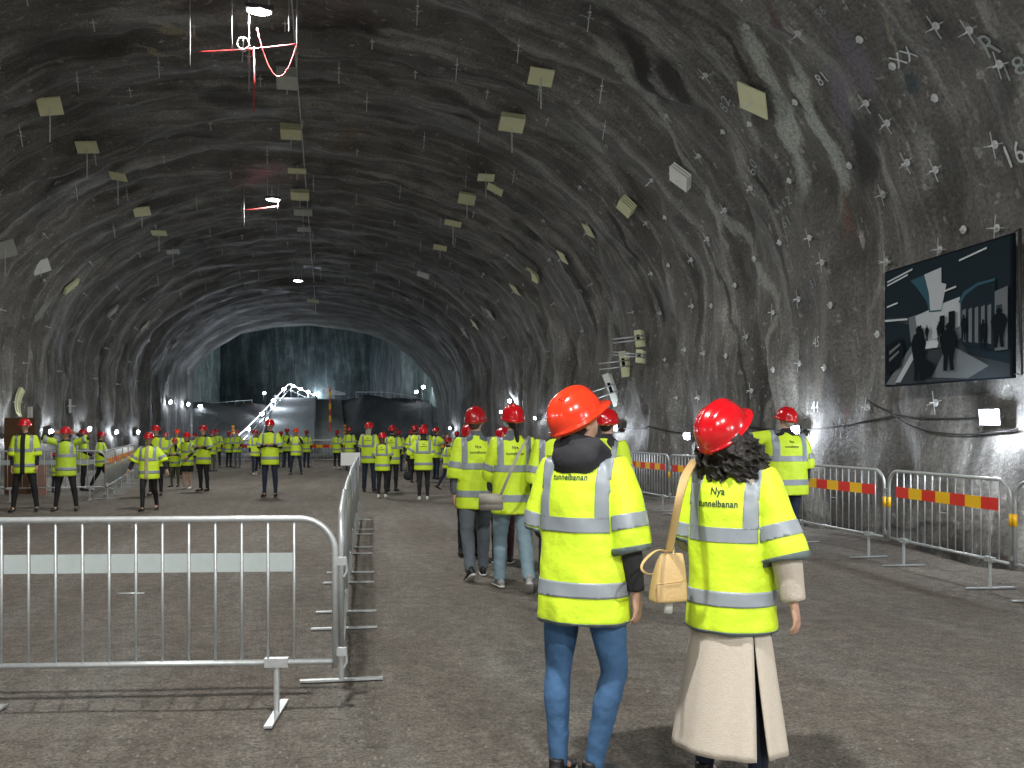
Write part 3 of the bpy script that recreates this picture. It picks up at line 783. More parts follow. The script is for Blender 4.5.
        if front is not None:
            g2 = slice_mesh(me, [pl((.05,0,0),(1,0,0)), pl((-.03,0,0),(-1,0,0)), pl((0,.02,0),(0,-1,0))], core, .006)
            if g2: link('jacket_front', g2, front, root)
        if text and abs((yaw+180) % 360 - 180) < 75 and s > 38:
            sz = txt[2]
            cx0 = txt[3]
            for line, cz, fac in (('Nya', txt[0], 1.0), ('tunnelbanan', txt[1], .93)):
                tm = vest_text(line, sz*fac, me, T, cx0, cz); link('printed_text', tm, INK, vo)
    # --- hair
    g = G()
    if hair in ('short','long','pony','curly','bun'):
        g.ell((0,-.018,.120), (.081,.088,.090), M=HM); g.ell((0,-.045,.07), (.066,.055,.060), M=HM)
        if hair == 'long':
            g.tube([(0,-.05,.10),(0,-.065,.02),(0,-.075,-.06),(0,-.085,-.13)], [(.075,.045),(.080,.04),(.078,.035),(.055,.02)], M=HM)
        if hair == 'pony':
            g.tube([(0,-.07,.12),(0,-.11,.08),(.005,-.115,.0),(.01,-.12,-.09),(.01,-.12,-.16)], [.028,.026,.028,.024,.008], M=HM)
        if hair == 'bun': g.ell((0,-.11,.08), (.035,.035,.035), M=HM)
        me = vox(g, .010 if near else .018, 2)
        if hair == 'curly':
            g = G(); g.ell((0.01,-.02,.055), (.122,.108,.110), M=HM)
            for q in range(260):
                a = rn.uniform(0, 2*math.pi); z0 = rn.uniform(-.08,.09); r_ = .122*rn.uniform(.8,1.06)
                if math.sin(a) > .6: continue
                p0 = Vector((r_*math.cos(a)*1.05, r_*math.sin(a)-.03, z0)); pts = []; L_ = rn.uniform(.06,.16); ph = rn.uniform(0,6)
                for t in range(9):
                    u = t/8; pts.append(HM @ (p0 + Vector((math.cos(a)*.035*u + .011*math.cos(ph+u*13), math.sin(a)*.035*u + .011*math.sin(ph+u*13), -L_*u))))
                g.tube(pts, [.0075]*7+[.006,.003], n=5)
            me2 = vox(g, .0065, 1); link('hair', me2, haircol, root); bpy.data.meshes.remove(me)
        else:
            link('hair', me, haircol, root)
    # --- hard hat
    if hat:
        me = get_hat(near or mid); ho = link('hard_hat', me, hat, root)
        ho.matrix_local = HM @ Matrix.Translation((0,.004,.118)) @ Matrix.Rotation(R(4), 4, 'X') @ Matrix.Scale(.93, 4)
        if near or mid:
            g = G(); n_ = 28
            rr = [[Vector((r_*.107*math.cos(2*math.pi*i/n_), r_*.135*math.sin(2*math.pi*i/n_)-.004, z)) for i in range(n_)] for r_, z in ((1.0,-.005),(.97,-.034),(.93,-.034),(.95,-.004))]
            g.rings(rr + [rr[0]], caps=False); g.box((0,-.142,-.018), (.05,.02,.028)); g.obj('harness', HBAND, ho)
        if near:
            g = G()
            for sx in (-1,1):
                for q in range(3):
                    xx = sx*(.033+.014*q); yv = -.05
                    zz = .142*math.sqrt(max(0, 1-(xx/.118)**2-(yv/.148)**2)); g.box((xx, yv, zz+.004), (.005,.030,.006))
            g.obj('vent_slots', HATD if hat is not HATD else HATR, ho)
    root['_'] = 0; del root['_']
    return root, dict(T=T, HM=HM, wr=wr, fd=fd, sh=sh, P=P, k=k)

# near pair
n1, n1i = person(584, 221, 386, 30, 'tall person in blue jeans, charcoal hoodie and orange-red hard hat, nearest the camera', 'jeans',
    ra=((.20,-.03,-1),(.08,.10,-1)), la='front', head=(29,26), txt=(.465,.418,.041,-.01), hat=HATO, trousers=JEAN, jacket=HOOD, hood=True, haircol=HAIRB, vestw=1.04, loose=1.0, shoes=SHOEB)
n2, n2i = person(731, 225, 398, 34, 'person in a long oatmeal coat with curly black hair and red hard hat', 'stand',
    ra=((.30,-.06,-1),(.16,.05,-1)), la='front', head=(20,34), txt=(.400,.346,.045,-.01), hat=HATR, trousers=NAVY, coat=COAT, hair='curly', vestw=1.0, shoes=SHOEB)
# middle group
person(476, 93, 405, -12, 'person in grey jeans walking at the left of the crossbody bag wearer', 'walk', ra='swingb', la='down', head=(30,4),
    hat=HATD, trousers=GREYT, jacket=GREYT, haircol=HAIRN, shoes=SHOEB, loose=1.15)
p4, p4i = person(513, 100, 403, -9, 'person in light jeans with a dark braid and a crossbody bag, walking away', 'walkl', ra='downb', la='swingf', head=(-8,6),
    hat=HATR, trousers=JEANL, jacket=GREYT, hair='pony', shoes=SHOEG, loose=1.2)
person(503, 84, 427, 0, 'short person in maroon trousers hidden behind the crossbody bag wearer', 'close', 'down', 'down', hat=HATD, trousers=MAROON)
person(469, 80, 424, 0, 'person hidden behind the walker in grey jeans, only a red hat showing', 'close', 'down', 'down', hat=HATD)
person(557, 104, 406, 5, 'person in yellow vest half hidden behind the left shoulder of the nearest one in jeans', 'stand', 'down', 'down', hat=HATR, trousers=NAVY, haircol=HAIRB)
person(607, 98, 409, 35, 'person whose dark sleeve shows right of the nearest one in jeans', 'stand', 'down', 'down', hat=HATR, trousers=NAVY, jacket=HOOD)
person(786, 80, 407.5, -14, 'broad person in navy trousers standing by the right-hand barriers under the picture', 'close', ra='downb', la=((.9,.5,-.25),(.1,.8,.3)), head=(-22,8),
    hat=HATR, trousers=NAVY, jacket=BLACK, haircol=HAIRG, build=1.22, vestw=1.12)
# left group
person(25, 52, 418, 165, 'person in open vest over dark clothes strolling by the left barriers, leftmost in view', 'wide', 'down', 'down', head=(10,0), hat=HATR, front=BLACK, shoes=SHOEB, vest=VEST)
person(66, 51.5, 426, 170, 'person with both arms raised behind the head, left of the cavern', 'wide', 'behind', 'behind', hat=HATR, jacket=BLACK, vest=VESTG, trousers=BLACK)
person(83, 39, 429, 60, 'person in dark trousers right behind the one with raised arms', 'stand', 'front', 'down', hat=HATD)
person(101, 38.5, 430, 80, 'person in white sneakers walking along the left barriers', 'stride', 'front', 'swingf', hat=HATD, shoes=SHOEW)
person(55, 40, 452, 30, 'child in a yellow vest by the left barriers', 'close', hat=HATD, trousers=NAVY)
person(149, 51.5, 431, 175, 'person in a beige top under an open vest walking towards the camera', 'walk', 'out', 'out', hat=HATD, front=BEIGE, vestw=1.12)
person(156, 42, 425, 175, 'person hidden behind the one in the beige top', 'stand', hat=HATR)
person(175, 36.5, 438, 185, 'child in olive trousers among the left visitors', 'stand', 'folded', 'folded', hat=HATD, trousers=OLIVE)
person(177.5, 31, 429, 170, 'person behind the child in olive trousers', 'stand', hat=HATO, hair='none')
person(187, 38, 432, 190, 'person in a dark skirt and white shoes holding something up', 'close', 'phone', 'front', hat=HATR, skirt=BLACK, trousers=SKIN, shoes=SHOEW)
person(203.5, 39.5, 425, 200, 'person in black trousers with folded arms beside the one in a skirt', 'close', 'folded', 'folded', hat=HATD, trousers=BLACK)
person(212, 27, 430, 120, 'person half behind the one with folded arms, beside the far left crowd', 'stand', hat=HATD, trousers=OLIVE)
person(217, 24.5, 429, 170, 'person in dark clothes on the right edge of the left crowd', 'stand', hat=HATD, hair='short', trousers=BLACK)
person(229, 24.5, 431, 20, 'person in dark trousers standing left of the foot of the lit railing', 'close', 'front', 'front', hat=HATD)
person(237.5, 24.8, 430, 175, 'person in grey trousers with hands together below the lit railing', 'close', 'front', 'front', hat=HATD, trousers=GREYT)
person(255, 29, 429, 150, 'person in white shoes left of the one with crossed arms', 'walk', 'down', 'front', hat=HATD, shoes=SHOEW, trousers=NAVY)
person(270, 42.8, 419, 178, 'person with crossed arms standing alone facing the camera', 'stand', 'folded', 'folded', hat=HATR, jacket=BLACK, trousers=NAVY)
person(281, 24.5, 431, 10, 'person right behind the one with crossed arms', 'close', hat=HATD, trousers=GREYT)
person(287, 24.6, 428, 5, 'person at the back barriers, left of the one holding a phone', 'close', hat=HATD, trousers=NAVY)
person(296, 29, 428, 178, 'person in jeans lifting a phone in front of the ramp', 'wide', 'phone', 'phone', hat=HATO, trousers=NAVY)
person(306.5, 24.6, 430, 15, 'person standing at the back barriers right beside the ramp', 'close', hat=HATD, trousers=NAVY)
person(337, 25.4, 430, 25, 'person in white shoes by the orange marker post', 'stand', 'front', 'front', hat=HATD, shoes=SHOEW)
person(349.5, 26.2, 427, 10, 'person behind the white sheet on the dividing barriers', 'stand', hat=HATD, trousers=NAVY)
# centre-right crowd
person(369, 39.8, 422, 6, 'tall person with long pale hair and dark jeans right of the dividing barriers', 'stand', 'down', 'front', hat=HATR, hair='long', haircol=HAIRG, trousers=NAVY, loose=1.1)
person(382.5, 43.5, 432, 4, 'shorter person in black leggings and white shoes with light hair', 'close', 'front', 'front', hat=HATR, hair='long', haircol=HAIRN, shoes=SHOEW)
person(392.5, 39.5, 425, 10, 'person in black trousers right of the short one in white shoes', 'close', 'front', 'down', hat=HATD)
person(415, 34, 425, 15, 'person mostly hidden left behind the one with thin legs in black', 'close', hat=HATD)
person(423.5, 45, 427, -5, 'person in black leggings holding a dark bag at arm length', 'close', 'down', 'out', hat=HATR, hair='long', haircol=HAIRB, shoes=SHOEW, vestw=1.12)
person(424, 36, 424, 5, 'person hidden behind the one in black leggings', 'close', hat=HATD)
person(436, 32, 427, 60, 'person raising both arms to take a photo', 'stand', 'phone', 'phone', hat=HATD, trousers=NAVY)
person(448, 38, 436, 70, 'small person striding right at the edge of the centre crowd', 'stride', 'swingf', 'swingb', hat=HATD, trousers=NAVY)
person(399, 27, 430, 5, 'person far back between the one in black trousers and the raised arms', 'close', hat=HATD, trousers=NAVY)
person(411.5, 27.5, 430, 5, 'person far back beside the right end of the back barriers', 'close', hat=HATD)
person(457, 30, 431, 12, 'person behind the striding small one, close to the grey-jeans walker', 'close', hat=HATD, trousers=NAVY)
person(195, 27, 433, 160, 'person glimpsed between the one in a skirt and the folded arms', 'close', hat=HATD)
person(166, 30, 432, 165, 'person glimpsed left of the child in olive trousers', 'close', hat=HATD)
person(262, 25, 432, 165, 'person glimpsed behind the left shoulder of the one with crossed arms', 'close', hat=HATD)

# ------------------------------------------------------------------ bags
def W2(xpx, ypx, s): return pp(xpx, ypx, s)
bag = empty('handbag', pp(668, 578, 232), -TH+R(18), 'tan leather shoulder bag hanging at the side of the one in the long coat', 'bag')
def bevsub(me):
    def st(o):
        m = o.modifiers.new('s', 'SUBSURF'); m.levels = 2
    return evalmods(me, st)
g = G(); g.rings([[Vector((cx_+sx*w_, sy*d_, z)) for sx, sy in ((-1,-.8),(-.85,-1),(.85,-1),(1,-.8),(1,.8),(.85,1),(-.85,1),(-1,.8))] for cx_, w_, d_, z in ((.0,.066,.034,-.100),(.0,.078,.045,-.098),(.0,.080,.046,-.085),(.004,.073,.040,.0),(.012,.060,.026,.075),(.018,.050,.014,.103),(.018,.047,.011,.106))])
link('bag_body', bevsub(g.mesh()), TAN, bag)
g = G(); g.tube([(-.072,-.030,-.02),(-.04,-.045,-.015),(.03,-.045,-.01),(.075,-.030,-.005)], .0022, ref=(0,0,1), n=6); g.obj('seam', TAN, bag)
g = G(); n_ = 14; c0 = Vector((.012,0,.118)); g.tube([c0+Vector((.018*math.cos(2*math.pi*i/n_), 0, .018*math.sin(2*math.pi*i/n_))) for i in range(n_+1)], .004, ref=(0,1,0), n=8); g.obj('ring', GOLD, bag)
inv = (Matrix.Translation(bag.location) @ Matrix.Rotation(-TH+R(18), 4, 'Z')).inverted()
def strap(pts, w, t, name, m, parent, inv):
    for _ in range(2):
        q_ = [pts[0]]
        for a_, b_ in zip(pts[:-1], pts[1:]): q_ += [a_.lerp(b_, .25), a_.lerp(b_, .75)]
        pts = q_ + [pts[-1]]
    g = G(); g.tube([inv @ p for p in pts], [(w, t)]*len(pts), ref=(1,0,0), n=8); return g.obj(name, m, parent)
strap([pp(669,552,232), pp(673,530,236), pp(677,510,240), pp(681,490,240), pp(686,474,236), pp(692,464,226), pp(695,458,214), pp(694,464,200)], .019, .003, 'shoulder_strap', TAN, bag, inv)
strap([pp(667,552,232), pp(658,549,236), pp(648,556,240), pp(640,567,242), pp(645,574,242), pp(653,574,236)], .006, .003, 'handle', TAN, bag, inv)
g = G(); g.prism([(-.018,-.15),(.02,-.155),(.022,-.10),(-.012,-.095)], -.002, .002); tag(g.obj('tag', WHITE, bag), 'white paper tag')

b2 = empty('crossbody_bag', pp(491, 502, 104), -TH-R(5), 'pale grey flat crossbody bag worn by the one with the dark braid', 'bag')
g = G(); g.box((0,0,0), (.235,.05,.16)); g.obj('bag_body', PALEBAG, b2, bevel=.012)
g = G(); g.box((.0,-.028,.03), (.228,.008,.10)); g.obj('flap', PALEBAG, b2, bevel=.003)
inv = (Matrix.Translation(b2.location) @ Matrix.Rotation(-TH-R(5), 4, 'Z')).inverted()
strap([pp(501,494,105), pp(507,480,106), pp(514,464,106.5), pp(521,449,106), pp(527,440,104), pp(529,436,100)], .014, .003, 'strap', PALEBAG, b2, inv)
b3 = empty('hand_bag', pp(408, 475, 45.5), -TH, 'small dark bag held out by the one in black leggings', 'bag')
g = G(); g.ell((0,0,-.02), (.10,.06,.10)); g.obj('bag_body', BLACK, b3)
g = G(); g.tube([(-.06,0,.05),(-.03,0,.16),(.03,0,.16),(.06,0,.05)], .008, ref=(0,1,0), n=6); g.obj('handle', BLACK, b3)
b4 = empty('tote_bag', pp(108, 467, 38.5), -TH, 'black bag carried by the walker in white sneakers', 'bag')
g = G(); g.rings([[Vector((sx*w_, sy*.05, z)) for sx, sy in ((-1,-1),(1,-1),(1,1),(-1,1))] for w_, z in ((.11,-.15),(.13,-.12),(.12,.1),(.10,.12))]); g.obj('bag_body', BLACK, b4, bevel=.01)
g = G(); g.tube([(-.06,0,.1),(-.04,0,.24),(.04,0,.24),(.06,0,.1)], .008, ref=(0,1,0), n=6); g.obj('handle', BLACK, b4)

# ------------------------------------------------------------------ crowd barriers
HL = 1.125
def barrier(kind):
    t = empty('crowd_barrier')
    g = G(); r = .19; pts = [Vector((-HL,0,.26)), Vector((-HL,0,1.10-r))]
    for i in range(1,8): a = math.pi - i*(math.pi/2)/8; pts.append(Vector((-HL+r+r*math.cos(a), 0, 1.10-r+r*math.sin(a))))
    pts += [Vector((-HL+r,0,1.10)), Vector((HL-r,0,1.10))]
    for i in range(1,8): a = math.pi/2 - i*(math.pi/2)/8; pts.append(Vector((HL-r+r*math.cos(a), 0, 1.10-r+r*math.sin(a))))
    pts += [Vector((HL,0,1.10-r)), Vector((HL,0,.26))]
    g.tube(pts, .0185, ref=(0,1,0), n=12); g.obj('frame', GALV, t)
    g = G(); g.tube([(-HL,0,.295),(HL,0,.295)], .016, ref=(0,1,0), n=10); g.obj('bottom_rail', GALV, t)
    g = G(); g.tube([(0,0,.295),(0,0,1.10)], .0075, ref=(0,1,0), n=8); bme = g.mesh('bar'); bme.materials.append(GALV)
    for i in range(14):
        o = link('bar', bme, GALV, t); o.location = (-.9425 + .145*i - (.045 if kind == 'pale' else 0), 0, 0)
    for sx in (-1,1):
        g = G(); g.box((sx*.80,0,.295), (.13,.045,.05)); g.tube([(sx*.80,0,.29),(sx*.80,0,.012)], .0165, ref=(0,1,0), n=10)
        g.box((sx*.80,0,.010), (.045,.52,.012)); g.obj('foot', GALV, t, smooth=False)
    for sz in ((HL, .35), (HL, .86)):
        g = G(); g.box((sz[0]+.03,0,sz[1]), (.07,.03,.045)); g.tube([(sz[0]+.06,0,sz[1]+.02),(sz[0]+.065,0,sz[1]-.06),(sz[0]+.05,0,sz[1]-.09)], .007, ref=(0,1,0), n=8); g.obj('coupling_hook', GALV, t, smooth=False)
    g = G(); g.tube([(-.0725,0,.69),(.0725,0,.69)], .005, ref=(0,1,0), n=8)
    g.obj('crosspiece', GALV, t)
    if kind == 'pale':
        g = G()
        for i in range(13): g.box((-.9875+.0725+.145*i, .012, .855), (.132,.004,.105))
        g.obj('reflective_strip', PALE, t, smooth=False)
    else:
        g = G(); n_ = 7; w = 1.885/n_
        for i in range(n_): g.box((-.9425 + w*(i+.5), -.012, .855), (w,.004,.125), mi=i % 2)
        g.obj('reflective_strip', [RED, YEL], t, smooth=False)
        for sx in (-1,1):
            g = G(); g.tube([(sx*HL,0,.66),(sx*HL,0,.78)], .0215, ref=(0,1,0), n=12); tag(g.obj('reflector', YEL, t), 'yellow reflector wrapped round the post')
    return t
protoP = barrier('pale'); protoR = barrier('red'); used = {}
def place_barrier(proto, a, b, label, group):
    a, b = Vector(a), Vector(b); o = proto if proto.name not in used else copy_tree(proto); used[proto.name] = 1
    c = (a+b)/2; d = b-a; o.location = (c.x, c.y, 0); o.rotation_euler = (0,0,math.atan2(d.y, d.x)); tag(o, label, 'crowd barrier', group); return o
gB = 'steel crowd barriers'
place_barrier(protoP, cw(-3.24,5.27), cw(-1.0,5.41), 'nearest steel barrier with a pale strip, crossing the lower left', gB)
dv = [(5.80,-1.033),(8.05,-1.395),(10.35,-1.745),(12.6,-2.09),(14.85,-2.41),(17.1,-2.73)]
dl = ['steel barrier running away from the corner of the nearest barrier', 'second steel barrier in the row dividing the floor', 'middle steel barrier in the row dividing the floor',
      'fourth steel barrier in the dividing row', 'farthest steel barrier in the dividing row, under the white sheet']
for i in range(5): place_barrier(protoP, cw(dv[i][1], dv[i][0]), cw(dv[i+1][1], dv[i+1][0]-.05), dl[i], gB)
rv = [(5.15,7.0),(4.84,9.25),(4.52,11.57),(4.0,13.87),(3.5,16.1),(3.0,18.3),(2.5,20.5),(1.95,22.7),(1.3,24.9)]
rl = ['red and yellow striped barrier cut by the right edge of the frame', 'full striped barrier standing below the hanging picture', 'striped barrier just right of the broad person in navy trousers',
      'striped barrier behind the one in the long coat', 'striped barrier left of the long-coated person by the lamp', 'striped barrier seen between the nearest two people', 'striped barrier behind the nearest one in jeans', 'striped barrier far along the right wall, hidden by the crowd']
for i in range(8):
    a, b = cw(*rv[i+1]), cw(*rv[i]); e = (b-a).normalized()*.03; place_barrier(protoR, a+e, b-e, rl[i], gB)
lv = [(-13.5,20.6),(-11.25,20.8),(-9.1,21.5),(-9.8,23.7),(-10.5,25.85),(-11.2,28.0),(-11.9,30.2)]
ll = ['striped barrier at the left edge beside the plywood board', 'plain barrier behind the person with raised arms', 'barrier turning away behind the walker in white sneakers', 'barrier along the left wall past the white sneakers', 'barrier along the left wall nearing the beige-topped person', 'farthest barrier along the left wall']
for i in range(6): place_barrier(protoP if i == 1 else protoR, cw(*lv[i]), cw(*lv[i+1]), ll[i], gB)
for i in range(5):
    x0 = 198+54*i; place_barrier(protoR, gp(x0, 24), gp(x0+53, 24), ['leftmost barrier of the back row behind the left crowd','back-row barrier below the foot of the lit railing','back-row barrier in front of the ramp','back-row barrier in front of the orange marker post','rightmost barrier of the back row behind the centre crowd'][i], gB)

# sheet on the dividing barriers, boards on the left
t = empty('notice_sheet', pp(350.5, 459, 56), -TH+R(8), 'white sheet hung over the far end of the dividing barriers', 'sheet')
g = G(); g.box((0,0,0), (.34,.008,.23)); g.obj('sheet', WHITE, t, smooth=False)
t = empty('plywood_board', gp(20, 41), -TH, 'brown plywood board standing behind the leftmost walking person', 'board')
g = G(); g.box((0,0,.93), (.75,.03,1.86)); g.obj('panel', WOOD, t, smooth=False)
g = G()
for sx in (-.3,.3): g.box((sx,.05,.93), (.06,.05,1.84))
g.obj('brace', WOOD, t, smooth=False)
t = empty('site_post', gp(30, 40), 0, 'thin white post rising beside the plywood board', 'post')
g = G(); g.tube([(0,0,0),(0,0,2.0)], .02, ref=(0,1,0)); g.obj('post', WHITE, t)
g = G(); g.box((0,0,2.0), (.10,.06,.28)); g.obj('cap', WHITE, t, smooth=False)
t = empty('leaning_board', gp(38, 42), -TH, 'pink board leaning on the left barrier beside the leftmost person', 'board')
g = G(); g.prism([(-.16,.01),(.20,.01),(.20,.80),(.12,.86),(-.02,.62)], -.02, .02); g.obj('board', PINK, t, smooth=False)

# ------------------------------------------------------------------ lamps
def light(name, loc, power, kind='POINT', color=(1,1,1), size=.1, parent=None, rot=None, spot=R(150), blend=.6, size_y=None):
    ld = bpy.data.lights.new(name, kind); ld.energy = power; ld.color = color
    if kind == 'AREA':
        ld.shape = 'RECTANGLE'; ld.size = size; ld.size_y = size_y or size
    else: ld.shadow_soft_size = size
    if kind == 'SPOT': ld.spot_size = spot; ld.spot_blend = blend
    o = bpy.data.objects.new(name, ld); COL.objects.link(o); o.location = loc
    if parent is not None: o.parent = parent
    if rot is not None: o.rotation_euler = rot
    return o
def bx(c, s_, m, name, parent, bevel=0): g = G(); g.box(c, s_); return g.obj(name, m, parent, smooth=False, bevel=bevel)
def ceiling_lamp(x, y, z, power, label, big=1.0):
    t = empty('ceiling_floodlight', (x, y, z), R(10), label, 'ceiling lamp', 'floodlights hung along the crown')
    bx((0,0,.05), (.42*big,.20*big,.07), PLASTIC, 'housing', t, .008)
    g = G(); g.ell((0,0,.01), (.19*big,.10*big,.05)); g.obj('lamp_face', LAMPB, t)
    g = G(); top = TB.ray_cast(Vector((x, y, z+.1)), Vector((0,0,1)), 10)[0].z - z
    for sx in (-.15,.15): g.tube([(sx,0,.08),(sx,0,top+.05)], .008, ref=(0,1,0), n=8)
    g.obj('hanger', WIRE, t)
    light('lamp_light', (0,0,-.06), power, 'AREA', (1,.985,.95), .38, t, None, size_y=.2)
    return t
LP = 1.0
lampspots = [(pp(259,12,65), 'brightest floodlight, nearest on the crown'), (pp(273,200,35.6), 'middle floodlight on the crown with a red cable'), (pp(298,281,23), 'small far floodlight on the crown')]
for (p, lab), pw in zip(lampspots, (620, 520, 260)): ceiling_lamp(p.x, p.y, p.z, pw*LP, lab)
for yb, pw in ((2.0, 700), (-9.5, 1150)): ceiling_lamp(-.9, yb, 7.95, pw*LP, 'floodlight on the crown overhead, behind the photographer' if yb < 0 else 'floodlight on the crown right above the photographer')
for yb, pw in ((-5.0, 1000),): 
    t = ceiling_lamp(3.0, yb, 7.2, pw*LP, 'floodlight hung right of the crown behind the photographer')

def wall_lamp(x, y, power, label, big=1.0, off=.16, group='floodlights strung along the walls'):
    h = ray(x, y)
    if h is None: return
    loc, n, s = h; t = empty('wall_floodlight', (0,0,0), 0, label, 'wall lamp', group)
    q = Vector((n.x, -.35, n.z-.15)).normalized()
    p = loc + n*off
    t.location = p; t.rotation_euler = q.to_track_quat('Z','Y').to_euler()
    bx((0,0,0), (.22*big,.16*big,.05), PLASTIC, 'housing', t, .006)
    g = G(); g.ell((0,0,.026), (.092*big,.066*big,.03)); g.obj('lamp_face', LAMPW, t)
    inv = (Matrix.Translation(p) @ t.rotation_euler.to_matrix().to_4x4()).inverted()
    g = G(); g.tube([(0,0,-.02), inv @ (loc - n*.1)], .012, ref=(1,0,0), n=8); g.obj('bracket', WIRE, t)
    light('lamp_light', (0,0,.12), power*1.6, 'POINT', (.83,.90,1), .06, t)
    return p
WL = []
for x, y, pw, lab, b in [(1003,417,60,'glaring wall lamp under the hanging picture',1.2),(805,430,40,'wall lamp right beside the broad person in navy trousers',1.0),(695,436,34,'wall lamp left of the long-coated person\'s hard hat',1),
      (622,428,34,'wall lamp under the row of foam blocks',1),(514,401,30,'wall lamp above the person with the dark braid',1.2),(505,412,20,'lower wall lamp beside the one above the dark braid',1),(540,418,14,'wall lamp just right of the braided person',.8),
      (453,428,26,'lamp low on the right wall behind the crowd',1.2),
      (3,433,34,'wall lamp at the left edge of the frame',1.2),(45,432,40,'wall lamp between the leftmost person and the raised arms',1.3),(84,429,36,'wall lamp above the person behind the raised arms',1.2),(112,432,36,'wall lamp above the walker in white sneakers',1.2),
      (134,432,34,'wall lamp left of the beige-topped person',1.2),(167,402,40,'first lamp of the string high on the far left wall',1.6),(185,404,36,'second lamp of the string high on the far left wall',1.6)]:
    p = wall_lamp(x, y, pw, lab, b)
    if p: WL.append((x, p))
for yb, sx, pw in ((3.0,1,150),(-2.0,1,200),(-7.0,1,240),(1.0,-1,90),(-5.0,-1,120)):  # unseen lamps added low on both walls as frontal fill
    z_ = 2.3; xx = (right_wall_x if sx > 0 else left_wall_x)(yb, z_) - sx*.25
    t = empty('wall_floodlight', (xx, yb, z_), 0, ('right' if sx > 0 else 'left') + ' wall fill lamp added behind the photographer, outside the view', 'wall lamp', 'floodlights strung along the walls')
    bx((0,0,0), (.06,.22,.16), PLASTIC, 'housing', t, .006); bx((-sx*.035,0,0), (.01,.19,.13), LAMPW, 'lamp_face', t)
    g = G(); g.tube([(0,0,0),(sx*.3,0,0)], .012, ref=(0,1,0), n=8); g.obj('bracket', WIRE, t)
    light('lamp_light', (-sx*.12,0,0), pw*1.3, 'POINT', (.97,.98,1), .12, t)
def strung(p, power, label, parent_wall=None, r=.11):
    t = empty('wall_floodlight', p, 0, label, 'wall lamp', 'floodlights strung along the walls')
    q = Vector((.5,-.8,-.3)); t.rotation_euler = q.to_track_quat('Z','Y').to_euler()
    bx((0,0,0), (.30,.22,.06), PLASTIC, 'housing', t, .006); g = G(); g.ell((0,0,.04), (.15,.12,.07)); g.obj('lamp_face', LAMPW, t)
    light('lamp_light', (0,0,.14), power, 'POINT', (.78,.88,1), .08, t); return t
for x, y, s, l in ((200,406,14.6,'third lamp of the string on the far left wall'),(209,409,13.2,'fourth lamp of the string on the far left wall'),(215,411,12.3,'last lamp of the string on the far left wall'),
                   (264,393,10.6,'single lamp left of the crest of the lit railing'), (433,381,15.4,'large lamp high at the right edge of the mouth'), (423,387,14.4,'small lamp left of the large one at the right edge of the mouth'), (416,392,13.4,'dim small lamp farthest inside on the right of the mouth')):
    p = pp(x, y, s); 
    t = strung(p, 160 if x == 433 else 70, l)
    zt = terr(p.x, p.y) if p.y > 61.5 else 0
    iv = (Matrix.Translation(p) @ t.rotation_euler.to_matrix().to_4x4()).inverted(); bk = p + Vector((-.05,.08,0))
    g = G(); g.tube([iv @ bk, iv @ Vector((bk.x, bk.y, zt))], .03, ref=(1,0,0), n=6); g.obj('mast', BLKC, t)

# lit railing along the ramp
rail = []
for i in range(12):
    u = i/11; s = 15.6 + (11.4-15.6)*u; p = pp(239 + (288-239)*u**.93, 435 + (384.5-435)*u, s); rail.append(p)
rail2 = [pp(288,384.5,11.4), pp(291,384.2,11.1), pp(298,388,10.7), pp(308,392.5,10.3), pp(319,397.5,9.9)]
t = empty('ramp_railing', (0,0,0), 0, 'railing with a glowing light strip climbing the left side of the ramp', 'railing')
g = G(); g.tube(rail + rail2[1:], .035, ref=(1,0,0), n=8); g.obj('light_strip', STRIP, t)
g = G(); g.tube([p - Vector((0,0,.55)) for p in rail + rail2[1:]], .03, ref=(1,0,0), n=8); g.obj('lower_rail', GALV, t)
for p in rail[::2] + rail2[1:]:
    g = G(); zb = min(terr(p.x, p.y), p.z-1.0); g.tube([(p.x, p.y, zb), tuple(p)], .035, ref=(1,0,0), n=8); g.obj('post', GALV, t)
for n_, (x, y, s) in enumerate(((248,430,15),(262,415,13.6),(273.5,401.5,12.6),(284,390,11.7),(293,387,11),(301,390,10.6),(308,393,10.3),(315,395.5,10))):
    p = pp(x, y-1, s); tt = empty('railing_lamp', p, 0, ['lowest lamp on the lit ramp railing','second lamp up the lit ramp railing','third lamp up the lit ramp railing','lamp just below the crest of the lit railing','lamp on the crest of the lit railing','first lamp past the crest of the railing','second lamp past the crest of the railing','last lamp past the crest of the railing'][n_], 'lamp', 'lamps on the ramp railing')
    g = G(); g.ell((0,0,0), (.16,.16,.12)); g.obj('lamp_globe', LAMPW, tt)
    g = G(); g.tube([(0,0,.10),(0,0,.22)], .04, ref=(0,1,0), n=8); g.obj('cap', PLASTIC, tt)
    light('lamp_light', (.25,-.25,.0), 170, 'POINT', (.78,.87,1), .1, tt)
# chamber fill: two added floodlights hidden behind the mouth edges
for p, pw, l in (((-9.6,63.2,6.4),900,'added fill floodlight hidden behind the left edge of the mouth'), ((8.6,63.2,6.4),600,'added fill floodlight hidden behind the right edge of the mouth')):
    tt = empty('fill_floodlight', p, 0, l, 'floodlight')
    bx((0,0,0), (.5,.2,.35), PLASTIC, 'housing', tt); bx((0,.11,0), (.46,.02,.3), LAMPW, 'lamp_face', tt)
    g = G(); g.tube([(0,-.1,0),(0,-1.3,0)], .04, ref=(1,0,0), n=8); g.obj('bracket', GALV, tt)
    light('lamp_light', (0,.5,0), pw, 'POINT', (.75,.90,1), .15, tt)

